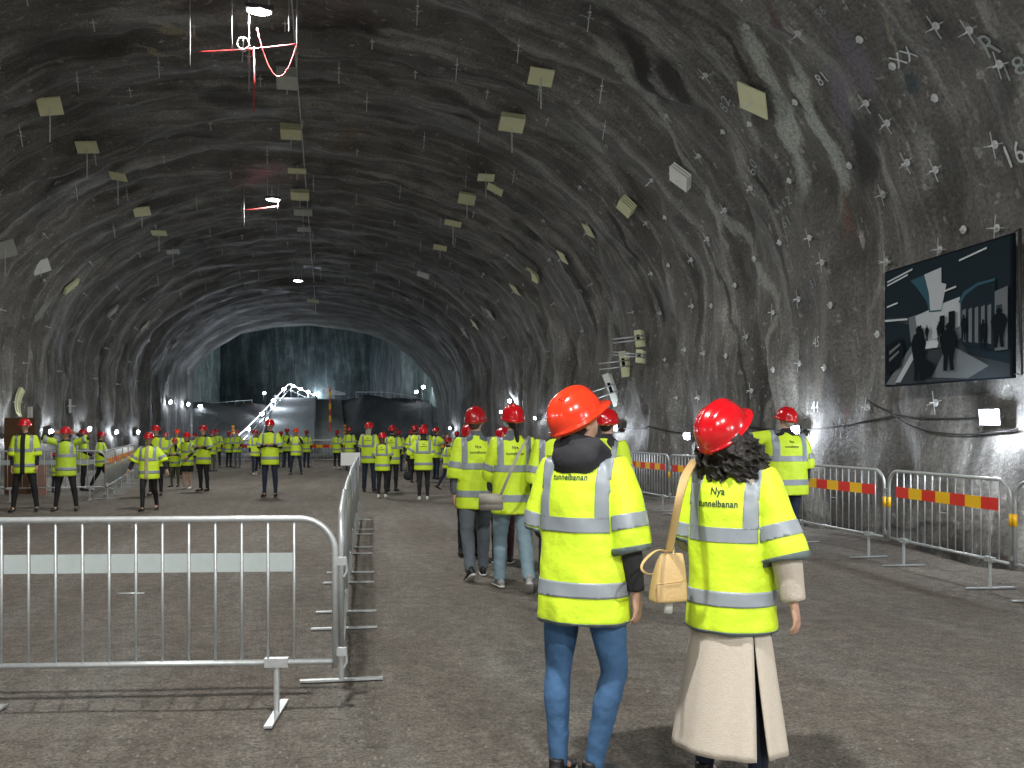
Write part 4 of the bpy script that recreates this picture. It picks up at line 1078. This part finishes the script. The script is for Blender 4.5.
# guard rails on the banks
def guard(pts, label, n):
    t = empty('guard_rail', pts[0], 0, label, 'railing'); o = pts[0]
    for dz in (0, -.45, -.85):
        g = G(); g.tube([p-o+Vector((0,0,dz)) for p in pts], .03, ref=(0,0,1), n=6); g.obj('rail', GALV, t)
    for i in range(n+1):
        u = i/n*(len(pts)-1); a = int(min(u, len(pts)-2)); p = pts[a].lerp(pts[a+1], u-a)-o
        g = G(); g.tube([p, p-Vector((0,0,1.3))], .03, ref=(1,0,0), n=6); g.obj('post', GALV, t)
guard([pp(196,404,13), pp(218,402.5,12.3), pp(252,400,11.6)], 'grey guard rail on top of the left bank beyond the mouth', 8)
guard([pp(356,392,11.6), pp(385,392,12), pp(412,396,12.6), pp(434,404,13.4)], 'grey guard rail on top of the dark right mound', 9)
t = empty('retaining_slab', pp(325,391,11), 0, 'pale low wall slanting from the marker post to the mound crest', 'wall')
g = G(); a, b = pp(323,387,11), pp(346,393,11.6); o_ = pp(325,391,11)
g.add([a-o_, b-o_, b-o_-Vector((0,0,.18)), a-o_-Vector((0,0,.75)), a-o_+Vector((.1,.3,0)), b-o_+Vector((.1,.3,0)), b-o_+Vector((.1,.3,-.18)), a-o_+Vector((.1,.3,-.75))], [(0,1,2,3),(4,7,6,5),(0,4,5,1),(1,5,6,2),(2,6,7,3),(3,7,4,0)])
g.obj('slab', ROAD, t, smooth=False)
# marker posts
def marker(x, y0, y1, s, label):
    b = pp(x, y1, s); t = empty('marker_post', b, 0, label, 'marker post', 'orange marker posts by the ramp'); h = (y1-y0)/s
    g = G(); g.box((0,0,h/2), (.10,.10,h)); g.obj('post', RED, t, smooth=False)
    for k in range(3):
        g = G(); g.box((0,0,h*(.3+.28*k)), (.16,.13,h*.14)); g.obj('reflector', YEL, t, smooth=False)
marker(330, 388, 432, 14.8, 'tall red and orange marker post right of the ramp')
marker(345, 424, 436, 15.2, 'short orange marker beside the white sheet')
marker(255, 404, 412, 12.8, 'orange marker high left of the lit railing'); marker(245, 418, 427, 14, 'orange marker halfway left of the lit railing'); marker(233, 425, 436, 15.2, 'orange marker at the foot of the left bank')

# ------------------------------------------------------------------ picture on the right wall
TLc, TRc, BRc, BLc = pp(885,272,75), pp(1012,233,92), pp(1012,378,92), pp(885,387,75)
BLK = mat('print_black', (.006,.010,.014), .75, spec=.08); PD = mat('print_dark_slate', (.012,.024,.034), .75, spec=.08); PM = mat('print_grey', (.15,.17,.185), .75, spec=.08); PLt = mat('print_light', (.46,.50,.53), .75, spec=.08)
PT = mat('print_teal', (.035,.10,.14), .75, spec=.08); PMD = mat('print_mid_dark', (.04,.05,.06), .75, spec=.08); PW = mat('print_white', (.55,.6,.63), .75, spec=.08)
t = empty('hanging_picture', BLc, 0, 'large dark landscape picture of people in a hall, hung on the right rock wall', 'picture')
o_ = BLc; ex = BRc-BLc; ez = (TLc-BLc); ez2 = (TRc-BRc); nrm = ex.cross(ez).normalized()
if nrm.dot(CAM-BLc) < 0: nrm = -nrm
def q(u, v, d=0.0): return ex*u + (ez.lerp(ez2, u))*v + nrm*d
g = G()
g.add([q(0,0),q(1,0),q(1,1),q(0,1),q(0,0,-.05),q(1,0,-.05),q(1,1,-.05),q(0,1,-.05)], [(0,1,2,3),(4,7,6,5),(0,4,5,1),(1,5,6,2),(2,6,7,3),(3,7,4,0)])
g.obj('panel', BLK, t, smooth=False)
layer = [0]
def ink(polys, m, name='printed_picture'):
    g = G(); layer[0] += 1; d = .0015*layer[0]
    for P_ in polys:
        g.add([q(u, v, d) for u, v in P_], [tuple(range(len(P_)))])
    return g.obj(name, m, pic, smooth=False)
g = G(); g.add([q(.012,.012,.001),q(.988,.012,.001),q(.988,.985,.001),q(.012,.985,.001)], [(0,1,2,3)]); pic = g.obj('print', PD, t, smooth=False)
ink([[(.012,.60),(.30,.545),(.66,.60),(.66,.28),(.70,.20),(.988,.10),(.988,.012),(.10,.012),(.25,.30),(.22,.50)]], PMD)
ink([[(.22,.56),(.50,.60),(.66,.635),(.66,.33),(.50,.28),(.30,.26),(.24,.36)]], PM)
ink([[(.28,.56),(.52,.62),(.64,.64),(.64,.42),(.50,.36),(.40,.34),(.31,.36)]], PLt)
ink([[(.10,.012),(.30,.26),(.25,.33),(.012,.02)],[(.42,.05),(.55,.30),(.85,.10),(.70,.02)]], PM)
ink([[(.15,.03),(.29,.25),(.27,.29),(.10,.03)]], PLt)
ink([[(.24,.86),(.50,.90),(.50,.78),(.54,.76),(.50,.56),(.40,.57),(.38,.66),(.29,.80)]], PT)
ink([[(.36,.88),(.50,.90),(.50,.78),(.54,.76),(.50,.57),(.41,.58),(.40,.72)]], PLt)
for a, b in (((.03,.895),(.26,.945)),((.03,.865),(.22,.91)),((.64,.905),(.84,.94)),((.03,.68),(.13,.695)),((.53,.70),(.62,.715))):
    ink([[a, b, (b[0], b[1]+.014), (a[0], a[1]+.014)]], PW)
ink([[(.012,.58),(.22,.555),(.22,.54),(.012,.562)]], PW)
ink([[(.66,.28),(.66,.60),(.70,.66),(.78,.69),(.90,.69),(.90,.20)]], PD); ink([[(.64,.60),(.68,.67),(.78,.71),(.90,.715),(.90,.695),(.78,.69),(.69,.64),(.66,.585)]], PT)
ink([[(.67+.045*i,.30-.01*i),(.695+.045*i,.29-.01*i),(.695+.045*i,.54),(.67+.045*i,.53)] for i in range(5)], PM)
ink([[(.90,.20),(.90,.62),(.985,.64),(.985,.20)]], PM); ink([[(.91,.40),(.95,.40),(.95,.52),(.91,.52)]], PMD)
ink([[(.03,.10),(.03,.36),(.17,.40),(.20,.30),(.16,.16)]], BLK); ink([[(.06,.30),(.16,.36),(.16,.34),(.06,.27)],[(.06,.24),(.15,.30),(.15,.28),(.06,.21)]], PM)
ink([[(.37,.28),(.48,.28),(.50,.34),(.37,.34)]], PW); ink([[(.50,.38),(.54,.38),(.54,.52),(.50,.52)],[(.57,.40),(.62,.40),(.62,.54),(.57,.54)]], BLK)
def figure(cx, z0, h, w):
    pts = [(cx-w*.32, z0),(cx-w*.30, z0+h*.30),(cx-w*.42, z0+h*.45),(cx-w*.55, z0+h*.68),(cx-w*.35, z0+h*.83),(cx-w*.12, z0+h*.86),(cx-w*.20, z0+h*.93),(cx, z0+h),(cx+w*.20, z0+h*.93),(cx+w*.12, z0+h*.86),(cx+w*.38, z0+h*.82),(cx+w*.58, z0+h*.66),(cx+w*.40, z0+h*.42),(cx+w*.30, z0+h*.2),(cx+w*.36, z0),(cx+w*.12, z0),(cx+w*.02, z0+h*.36),(cx-w*.10, z0)]
    return pts
for f_ in ((.325,.03,.45,.115), (.57,.09,.37,.125), (.345,.28,.20,.05), (.40,.34,.13,.03), (.50,.32,.16,.04), (.935,.22,.28,.10), (.69,.30,.20,.04), (.83,.22,.22,.045)): ink([figure(*f_)], BLK, 'printed_figure')
ink([[(.36,.06),(.44,.06),(.45,.16),(.40,.20),(.36,.18)]], BLK)
g = G(); g.tube([q(1.035,1.02,-.03), q(1.04,.5,-.02), q(1.045,.02,-.03)], .018, ref=(1,0,0), n=8)
g.tube([q(.995,1.0,-.02), q(1.035,1.02,-.03)], .008, ref=(0,0,1), n=6); g.tube([q(.995,.03,-.02), q(1.045,.02,-.03)], .008, ref=(0,0,1), n=6)
g.obj('side_pole', BLKC, t)

# ------------------------------------------------------------------ rock bolts
def bolt_proto(kind):
    t = empty('rock_bolt')
    if kind == 'plate' :
        g = G(); n_ = 16
        g.rings([[Vector((r_*math.cos(2*math.pi*i/n_), r_*math.sin(2*math.pi*i/n_), z)) for i in range(n_)] for r_, z in ((.052,.03),(.052,.042),(.030,.050))]); g.obj('washer', WIRE, t)
        g = G(); g.tube([(0,0,-.25),(0,0,.085)], .012, ref=(1,0,0), n=8); g.ell((0,0,.055), (.020,.020,.016), n=6, m=4); g.obj('bolt_end', GALV, t)
    if kind == 'cross':
        g = G(); n_ = 12
        g.rings([[Vector((r_*math.cos(2*math.pi*i/n_), r_*math.sin(2*math.pi*i/n_), z)) for i in range(n_)] for r_, z in ((.048,.03),(.048,.042),(.028,.050))]); g.obj('washer', WIRE, t)
        g = G(); g.box((0,0,.06), (.30,.010,.006)); g.box((.0,0,.064), (.010,.30,.006)); g.obj('cross_arms', CROSS, t, smooth=False)
        g = G(); g.tube([(0,0,-.25),(0,0,.12)], .009, ref=(1,0,0), n=6); g.obj('bolt_end', WIRE, t)
    if kind == 'stub':
        g = G(); g.tube([(0,0,-.25),(0,0,.20)], .009, ref=(1,0,0), n=6); g.obj('bolt_end', WIRE, t)
        g = G(); g.box((0,0,.05), (.11,.016,.008)); g.box((0,0,.055), (.016,.11,.008)); g.obj('washer', WIRE, t, smooth=False)
    if kind == 'hang':
        g = G(); g.tube([(0,0,-.25),(0,0,.42)], .0075, ref=(1,0,0), n=6); g.obj('bolt_end', WIRE, t)
        g = G(); g.box((0,0,.20), (.17,.010,.006)); g.box((0,0,.205), (.010,.17,.006)); g.obj('cross_arms', CROSS, t, smooth=False)
        g = G(); n_ = 10; g.rings([[Vector((r_*math.cos(2*math.pi*i/n_), r_*math.sin(2*math.pi*i/n_), z)) for i in range(n_)] for r_, z in ((.03,.12),(.03,.128))]); g.obj('washer', WIRE, t)
    return t
protos = {k_: bolt_proto(k_) for k_ in ('plate','cross','stub','hang')}; bu = {}
NB = [0]
def bolt(kind, loc, n, spin, label, group, sc=1.0, down=0.0):
    pr = protos[kind]; o = pr if kind not in bu else copy_tree(pr); bu[kind] = 1; NB[0] += 1
    d = Vector(n).lerp(Vector((0,0,-1)), down).normalized()
    qn = d.to_track_quat('Z','Y').to_matrix().to_4x4(); o.matrix_basis = Matrix.Translation(loc) @ qn @ Matrix.Rotation(spin, 4, 'Z') @ Matrix.Scale(sc, 4)
    tag(o, label, 'rock bolt', group)
WLl = 'round steel bolt washer on the right rock wall'
done = []
c3 = [(202,72),(357,93),(540,112),(768,72),(868,85),(638,192),(958,187),(347,300),(560,303),(623,363),(765,288),(945,428),(510,490),(683,481),(768,503),(612,577),(215,557),(330,535),(132,388),(80,218),(60,460),(137,625),(212,365)]
c6 = [(672,38),(682,225),(657,423),(470,157),(387,170),(505,225),(440,327),(528,343),(370,363),(265,288),(297,430),(240,482),(370,520),(443,503),(511,514),(627,624),(310,578),(165,597),(105,597),(72,493),(127,465),(180,475),(148,345),(200,345),(60,365),(145,217),(82,232),(35,255),(238,80),(318,215),(72,100),(190,160),(20,115)]
c8 = [(98,215),(370,103),(487,98),(287,173),(68,468),(273,708),(35,725)]
PB = [(680+a/2.977, b/2.977) for a, b in c3] + [(640+a/2.742, 180+b/2.742) for a, b in c6] + [(860+a/3.49, 200+b/3.49) for a, b in c8]
rb = random.Random(11)
for i, (x, y) in enumerate(PB):
    h = ray(x, y)
    if not h: continue
    loc, n, s = h; done.append(loc)
    kd = ('plate' if i % 5 in (0, 2) else 'cross') if x > 735 else ('cross' if rb.random() < .55 else 'plate')
    bolt(kd, loc, n, rb.uniform(-.3,.3), WLl if kd == 'plate' else 'bolt with pale crossed arms on the right rock wall', 'bolts with round washers on the right wall' if kd == 'plate' else 'crossed-arm bolts on the right wall', 1.0)
# rows of bolts over the vault
y = 6.4; row = 0
while y < 47 and NB[0] < 296:
    step = 1.55 if y < 20 else 2.2
    a = .35*ARC*0 + 4.6 + (.5*step if row % 2 else 0)
    while a < ARC-3.0 and NB[0] < 296:
        ay = y + rb.uniform(-.25,.25); aa = a + rb.uniform(-.22,.22); a += step*(1.0 if y < 20 else 1.1)
        loc, n = wall_at(ay, aa)
        v = loc-CAM; d = v.dot(Vector((sT,cT,0))); xp = 512 + F*v.dot(Vector((cT,-sT,0)))/max(d,.1); yp = HZ - F*(loc.z-CH)/max(d,.1)
        if d < 1 or not (-15 < xp < 1040 and -15 < yp < 415): continue
        if any((loc-q_).length < .8 for q_ in done): continue
        done.append(loc); top_ = n.z < -.80
        if top_: kd = 'hang' if rb.random() < .55 else 'stub'
        elif n.z < -.35: kd = rb.choice(('cross','stub','stub'))
        else: kd = rb.choice(('cross','stub','plate')) if xp > 500 else 'stub'
        side = 'crown of the vault' if top_ else ('right flank of the vault' if loc.x > XM else 'left flank of the vault')
        nm = {'hang': 'thin hanging bolt rod with a small cross on the %s', 'stub': 'short bolt stub on the %s', 'cross': 'bolt with pale crossed arms on the %s', 'plate': 'round steel bolt washer on the %s'}[kd] % side
        gr = {'hang': 'hanging bolt rods on the ', 'stub': 'bolt stubs on the ', 'cross': 'crossed-arm bolts on the ', 'plate': 'bolt washers on the '}[kd] + side
        bolt(kd, loc, n, rb.uniform(-.6,.6), nm, gr, rb.uniform(.85,1.1), .7 if kd == 'hang' else (.4 if top_ else 0))
    y += step; row += 1
for k_, o in protos.items():
    if k_ not in bu:
        for c in kids(o): bpy.data.objects.remove(c)
        bpy.data.objects.remove(o)

# ------------------------------------------------------------------ foam pads skewered on rods
def pad(x, y, wpx, label, m=PADM, n=1, ar=1.0, rod=1.3, tilt=(0,0), spin=0.0, off=.45, hpx=None, flat=False, curve=0.0):
    h = ray(x, y)
    if not h: return
    loc, nn, s = h; w = wpx/s*.5
    t = empty('foam_pad', (0,0,0), 0, label, 'foam pad', 'foam pads fixed to the vault')
    if flat:
        # lies against the wall
        qn = nn.to_track_quat('Z','Y').to_matrix().to_4x4(); Mw = Matrix.Translation(loc + nn*.10) @ qn @ Matrix.Rotation(spin, 4, 'Z')
    else:
        Mw = Matrix.Translation(loc - Vector((0,0,.16)) ) @ Matrix.Rotation(R(-tilt[0]), 4, 'X') @ Matrix.Rotation(R(tilt[1]), 4, 'Y') @ Matrix.Rotation(spin, 4, 'Z')
    t.matrix_basis = Mw
    for i in range(n):
        g = G(); th = .025; zz = (-.05*i) if not flat else .05*i
        nx = 8; rings = []
        for k_ in range(nx+1):
            u = -w + 2*w*k_/nx; zc = zz + curve*(u/w)**2*w
            rings.append([Vector((u,-w*ar,zc-th/2)), Vector((u,w*ar,zc-th/2)), Vector((u,w*ar,zc+th/2)), Vector((u,-w*ar,zc+th/2))])
        g.rings(rings); g.obj('pad', m, t, smooth=False)
    if not flat:
        inv = Mw.inverted(); L_ = rod*w*2
        g = G(); g.tube([inv @ (loc + Vector((0,0,.3))), inv @ (loc - Vector((0,0,.16+L_)))], .009, ref=(1,0,0), n=6); g.obj('rod', WIRE, t)
    else:
        g = G(); g.tube([(0,0,-.4),(0,0,.16)], .012, ref=(1,0,0), n=6); g.obj('rod', WIRE, t)
pads = [
 (50,98,20,'large pale pad on a long rod, highest of the left flank',PADM,1,.9,1.6,(38,-14)), (87,140,18,'pale pad below and right of the highest left-flank pad',PADM,1,.8,1.5,(28,-6)),
 (118,170,14,'white-edged pad third down the left flank',PADM,1,.9,1.8,(18,8)), (142,206,14,'pale pad left of the middle floodlight, on a short rod',PADM,1,.9,1,(24,-12)),
 (159,228,13,'curved pale pad under the one left of the middle floodlight',PADM,1,.8,1.3,(12,0)), (173,247,11,'small grey pad, lower neighbour of the curved left pad',PADG,1,.8,1.2,(12,-8)),
 (5,243,18,'grey pad cut by the left edge of the frame',PADG,1,1,1.3,(40,-28)), (41,261,15,'grey-white pad on the left flank near the frame edge',PADW,1,1,.6,(35,-30)),
 (287,66,18,'grey stack of pads right below the brightest floodlight',PADG,5,1,1.0,(20,0)), (291,122,18,'stack of grey pads ending in a pale one, on the crown line',PADM,4,.9,1.0,(16,0)),
 (297,165,16,'single flat disc-like pad between two stacks on the crown',PADM,1,.7,.5,(8,0)), (300,188,16,'pale stack of pads right above the middle floodlight level',PADM,3,.9,.8,(14,0)), (303,206,16,'grey pad frame below the pale crown stack',PADG,2,.9,1,(10,0)),
 (304,225,12,'small grey pad under the crown stacks',PADG,1,.8,.5,(10,0)), (313,298,10,'tiny far pad beyond the third floodlight',PADM,1,.8,.5,(12,6)),
 (541,68,22,'pale yellow pad on a rod, topmost in the middle of the vault',PADM,1,.8,1.3,(34,8)), (512,113,22,'pale stack of pads with a long rod, below the topmost middle pad',PADM,3,.8,1.3,(26,6)),
 (486,171,15,'rectangular pale pad, upper of a close pair',PADM,1,.55,1.2,(34,0)), (495,183,15,'slanting pale pad, lower of a close pair',PADM,1,.6,.3,(24,32)), (467,192,15,'square pale pad left of the close pair',PADM,2,.9,1.2,(26,8)),
 (453,218,15,'arched pale pad below the square one',PADM,1,.5,1.3,(26,12)), (440,243,12,'small arrow-like pale pad below the arched one',PADM,1,.7,.8,(20,10)), (423,271,11,'small outlined pad beneath the arrow-like one',PADW,1,.8,.2,(20,20)),
]
for p in pads: pad(p[0], p[1], p[2]*1.12, p[3], p[4], p[5], p[6], p[7], p[8])
fl_ = [
 (757,96,30,'large square pale yellow pad high on the right flank',PADM,1,1,.7,0), (686,172,20,'bright white pad stack on the right flank',PADW,3,1,.5,0), (632,201,18,'pale pad stack left of the bright white one',PADM,4,.8,.2,0),
 (591,228,14,'plain oblong pad below and left of the white stack',PADM,1,.7,.9,0), (565,255,13,'oblong pad beneath the plain oblong one',PADM,1,.7,.9,0), (537,271,16,'bowed stack of pads on the right flank',PADM,2,.5,.8,.3),
 (517,288,11,'small leaning pad under the bowed stack',PADM,1,.9,1.0,0), (476,323,10,'small pale ring pad far along the right flank',PADM,1,.7,.7,0), (466,332,11,'darker ring pad beside the small pale ring pad',PADG,1,.7,.7,0),
 (492,313,12,'grey ragged pad above the two ring pads',PADG,1,.7,.9,0), (408,297,9,'faint small pad low over the crowd',PADG,1,.7,.7,0), (68,284,17,'narrow bright pad half way down the left flank',PADM,2,.5,.9,0),
 (110,309,12,'faint grey pad on the left flank',PADG,2,.7,.9,0), (143,325,11,'small grey pad on the left flank above the crowd',PADG,1,.7,.9,0), (173,344,9,'tiny hooked pad above the left crowd',PADG,1,.7,.6,0),
 (67,406,12,'upright pale pad low on the left wall above the raised arms',PADG,1,.55,1.57,0), (13,402,24,'long pale pad low at the left edge of the frame',PADM,2,.4,1.2,.2),
]
for p in fl_: pad(p[0], p[1], p[2]*1.15, p[3], p[4], p[5], p[6], spin=p[7], flat=True, curve=p[8])

# foam blocks with pipes above the nearest hard hat
def block(x, y, hpx, label, m, lean):
    h = ray(x, y); loc, n, s = h; H_ = hpx/s
    t = empty('foam_block', (0,0,0), 0, label, 'foam block', 'foam blocks with pipes on the right wall')
    Mw = Matrix.Translation(loc + n*.22) @ Matrix.Rotation(-TH, 4, 'Z') @ Matrix.Rotation(R(lean), 4, 'Y'); t.matrix_basis = Mw
    w = .10
    # upright block face towards the camera with a round-cornered opening: four bars
    for i in range(3):
        g = G(); dy = .035*i; dx = .040*i
        if i == 0:
            for c, sz in (((-w*.62,0,0),(w*.42,.03,H_)),((w*.62,0,0),(w*.42,.03,H_)),((0,0,H_*.36),(w*.85,.03,H_*.28)),((0,0,-H_*.30),(w*.85,.03,H_*.40))): g.box(c, sz)
        else: g.box((dx,dy,-.01*i), (w*1.64,.026,H_*(1-.03*i)))
        g.obj('sheet', m, t, smooth=False)
    g = G(); g.box((0,.012,H_*.06), (w*.82,.006,H_*.34)); g.obj('hole_shade', BLK, t, smooth=False)  # black sheet stands in for the shade inside the opening
    for dz in (H_*.12, -H_*.10):
        g = G(); g.tube([(.25,.0,dz),(-.62,-.06,dz+.01)], .016, ref=(0,0,1), n=8); g.obj('pipe', GALV, t)
block(647, 338, 17, 'topmost foam block with a pipe, on the right wall', PADM, -8); block(648, 356, 13, 'small foam block under the topmost one', PADM, 4)
block(632, 364, 26, 'middle foam block with two pipes above the orange-red hat', PADM, -8); block(619, 390, 34, 'lowest whitish foam block leaning above the wall lamp', PADW, -20)

# ------------------------------------------------------------------ crown cables
def cable(pts, r, m, name, label, cat='cable', group=None):
    o = pts[0]; g = G(); g.tube([p-o for p in pts], r, ref=(.3,.4,.8), n=6); ob = g.obj(name, m); ob.location = o; tag(ob, label, cat, group); return ob
def sag(a, b, d, n_=12): return [a.lerp(b, i/n_) - Vector((0,0,4*d*(i/n_)*(1-i/n_))) for i in range(n_+1)]
S1 = 65
cable(sag(pp(196,52,S1), pp(297,44,S1), .02), .010, REDC, 'power_cable', 'taut red cable across the crown below the brightest floodlight')
cable(sag(pp(257,28,S1), pp(297,44,S1), .62, 16), .011, REDC, 'power_cable', 'sagging red cable looping from the brightest floodlight')
cable([pp(254,47,S1), pp(254.3,80,S1), pp(253.5,112,S1)], .012, REDC, 'power_cable', 'red cable end hanging straight down under the brightest floodlight')
c = pp(243,44,S1); cable([c + Vector((.09*math.cos(k_*.7), .04*math.sin(k_*.3), .10*math.sin(k_*.7))) for k_ in range(30)] + [pp(242,62,S1)], .011, PALE, 'coiled_cable', 'white coil of cable hung left of the brightest floodlight')
for x, y0, y1, l in ((232,10,52,'long white rod left of the brightest floodlight'),(289,12,31,'short white rod right of the brightest floodlight'),(297,40,72,'bright rod holding the right end of the red cable'),(249,60,92,'rod hanging below the cable coil'),(190,44,65,'rod at the left end of the red cable')):
    a = pp(x, y0, S1); b = pp(x, y1, S1); hh = TB.ray_cast(b, Vector((0,0,1)), 20); a2 = Vector((a.x, a.y, (hh[0].z+.15) if hh[0] else a.z))
    cable([a2, b], .009, ROD, 'hanging_rod', l, 'rod')
S2 = 35.6
cable(sag(pp(244,210,S2), pp(279,206,S2), .01), .013, REDC, 'power_cable', 'short red cable under the middle floodlight')
for x, y1, l in ((244,226,'rod at the left end of the short red cable'),(278,212,'rod at the right end of the short red cable')):
    b = pp(x, y1, S2); hh = TB.ray_cast(b, Vector((0,0,1)), 20); cable([Vector((b.x, b.y, (hh[0].z+.15) if hh[0] else b.z+1)), b], .011, ROD, 'hanging_rod', l, 'rod')
# long service line down the crown
pts = []
for yy_ in range(13, 58, 2):
    hh = TB.ray_cast(Vector((-.55, yy_, 6)), Vector((0,0,1)), 10); pts.append(Vector((-.55, yy_, hh[0].z-.12)))
cable(pts, .012, WIRE, 'service_line', 'thin grey line running along the crown of the vault')
# supply cables joining the wall lamps
R_ = sorted([(x, p) for x, p in WL if x > 600 and p.z < 3], key=lambda a: a[0])
for i in range(len(R_)-1):
    a, b = R_[i][1], R_[i+1][1]; pts = []
    for k_ in range(15):
        u = k_/14; p = a.lerp(b, u); z = p.z + .25 - .5*u*(1-u) - .25*abs(2*u-1); xx = right_wall_x(p.y, z)-.03; pts.append(Vector((xx, p.y, z)))
    cable(pts, .012, BLKC, 'supply_cable', ['black cable sagging from the lamp under the foam blocks','black cable sagging left of the broad person','black cable sagging below the hanging picture'][min(i,2)])
a = ray(868,408)[0]; b = ray(1020,440)[0]
pts = []
for k_ in range(15):
    u = k_/14; p = a.lerp(b, u); z = p.z + .12 - .9*u*(1-u); pts.append(Vector((right_wall_x(p.y, z)-.04, p.y, z)))
cable(pts, .010, BLKC, 'supply_cable', 'thin dark cable draped under the picture from a bolt')

# ------------------------------------------------------------------ sprayed survey numbers (part of the wall)
def paint(txt, x, y, hpx, m=SPRAY, rot=0.0):
    h = ray(x, y)
    if not h: return
    loc, n, s = h; me = text_mesh(txt, hpx/s*1.35, .0)
    up = Vector((0,0,1)) - n*n.z; up.normalize(); rt = up.cross(n).normalized()
    bm = bmesh.new(); bm.from_mesh(me); bmesh.ops.triangulate(bm, faces=bm.faces)
    bmesh.ops.subdivide_edges(bm, edges=[e for e in bm.edges if e.calc_length() > .06], cuts=3)
    c_, s_ = math.cos(rot), math.sin(rot)
    for v in bm.verts:
        u = v.co.x*c_ - v.co.y*s_; w = v.co.x*s_ + v.co.y*c_
        p = loc + rt*u + up*w + n*.6; hh = TB.ray_cast(p, -n, 2); v.co = (hh[0] + n*.012) if hh[0] else p - n*.6
    bm.to_mesh(me); bm.free()
    par = STR['wall_right'] if loc.x > 0 and loc.z < 6.5 else STR['ceiling']
    link('sprayed_number', me, m, par)
for a in (('45',817,347,11),('51',815,287,9,SPRAYD,.2),('61',789,226,11,SPRAYD,.1),('60',757,170,13,SPRAYD,.6),('81',826,83,14,SPRAY),('82',729,107,13,SPRAYD,.5),('56',824,15,10,SPRAYD),('16',1018,165,24,SPRAY),
          ('49',684,65,12,SPRAYD,.7),('R',995,55,26,SPRAYD),('18',1017,77,20,SPRAYD),('44',816,412,12,SPRAY),('62',788,205,9,SPRAYD)): paint(*a)
# blue-grey sprayed patches with lettering traces
paint('XX', 909, 62, 16, SPRAY)

# ------------------------------------------------------------------ camera, world, view
cd = bpy.data.cameras.new('camera'); co = bpy.data.objects.new('camera', cd); COL.objects.link(co); SC.camera = co
cd.sensor_width = 36; cd.lens = F/1024*36; cd.shift_y = (HZ-384)/1024; cd.clip_end = 300; cd.clip_start = .05
co.location = CAM; co.rotation_euler = (R(90), 0, -TH)
w = bpy.data.worlds.new('world'); w.use_nodes = True; w.node_tree.nodes['Background'].inputs[0].default_value = (.5,.55,.6,1); w.node_tree.nodes['Background'].inputs[1].default_value = .02; SC.world = w
vs_ = SC.view_settings; vs_.view_transform = 'Standard'; vs_.look = 'None'; vs_.gamma = 1; vs_.exposure = 0.0; vs_.use_curve_mapping = False
for m in (protoP, protoR): pass
print('people', NP, 'bolts', NB[0], 'objects', len(bpy.data.objects))
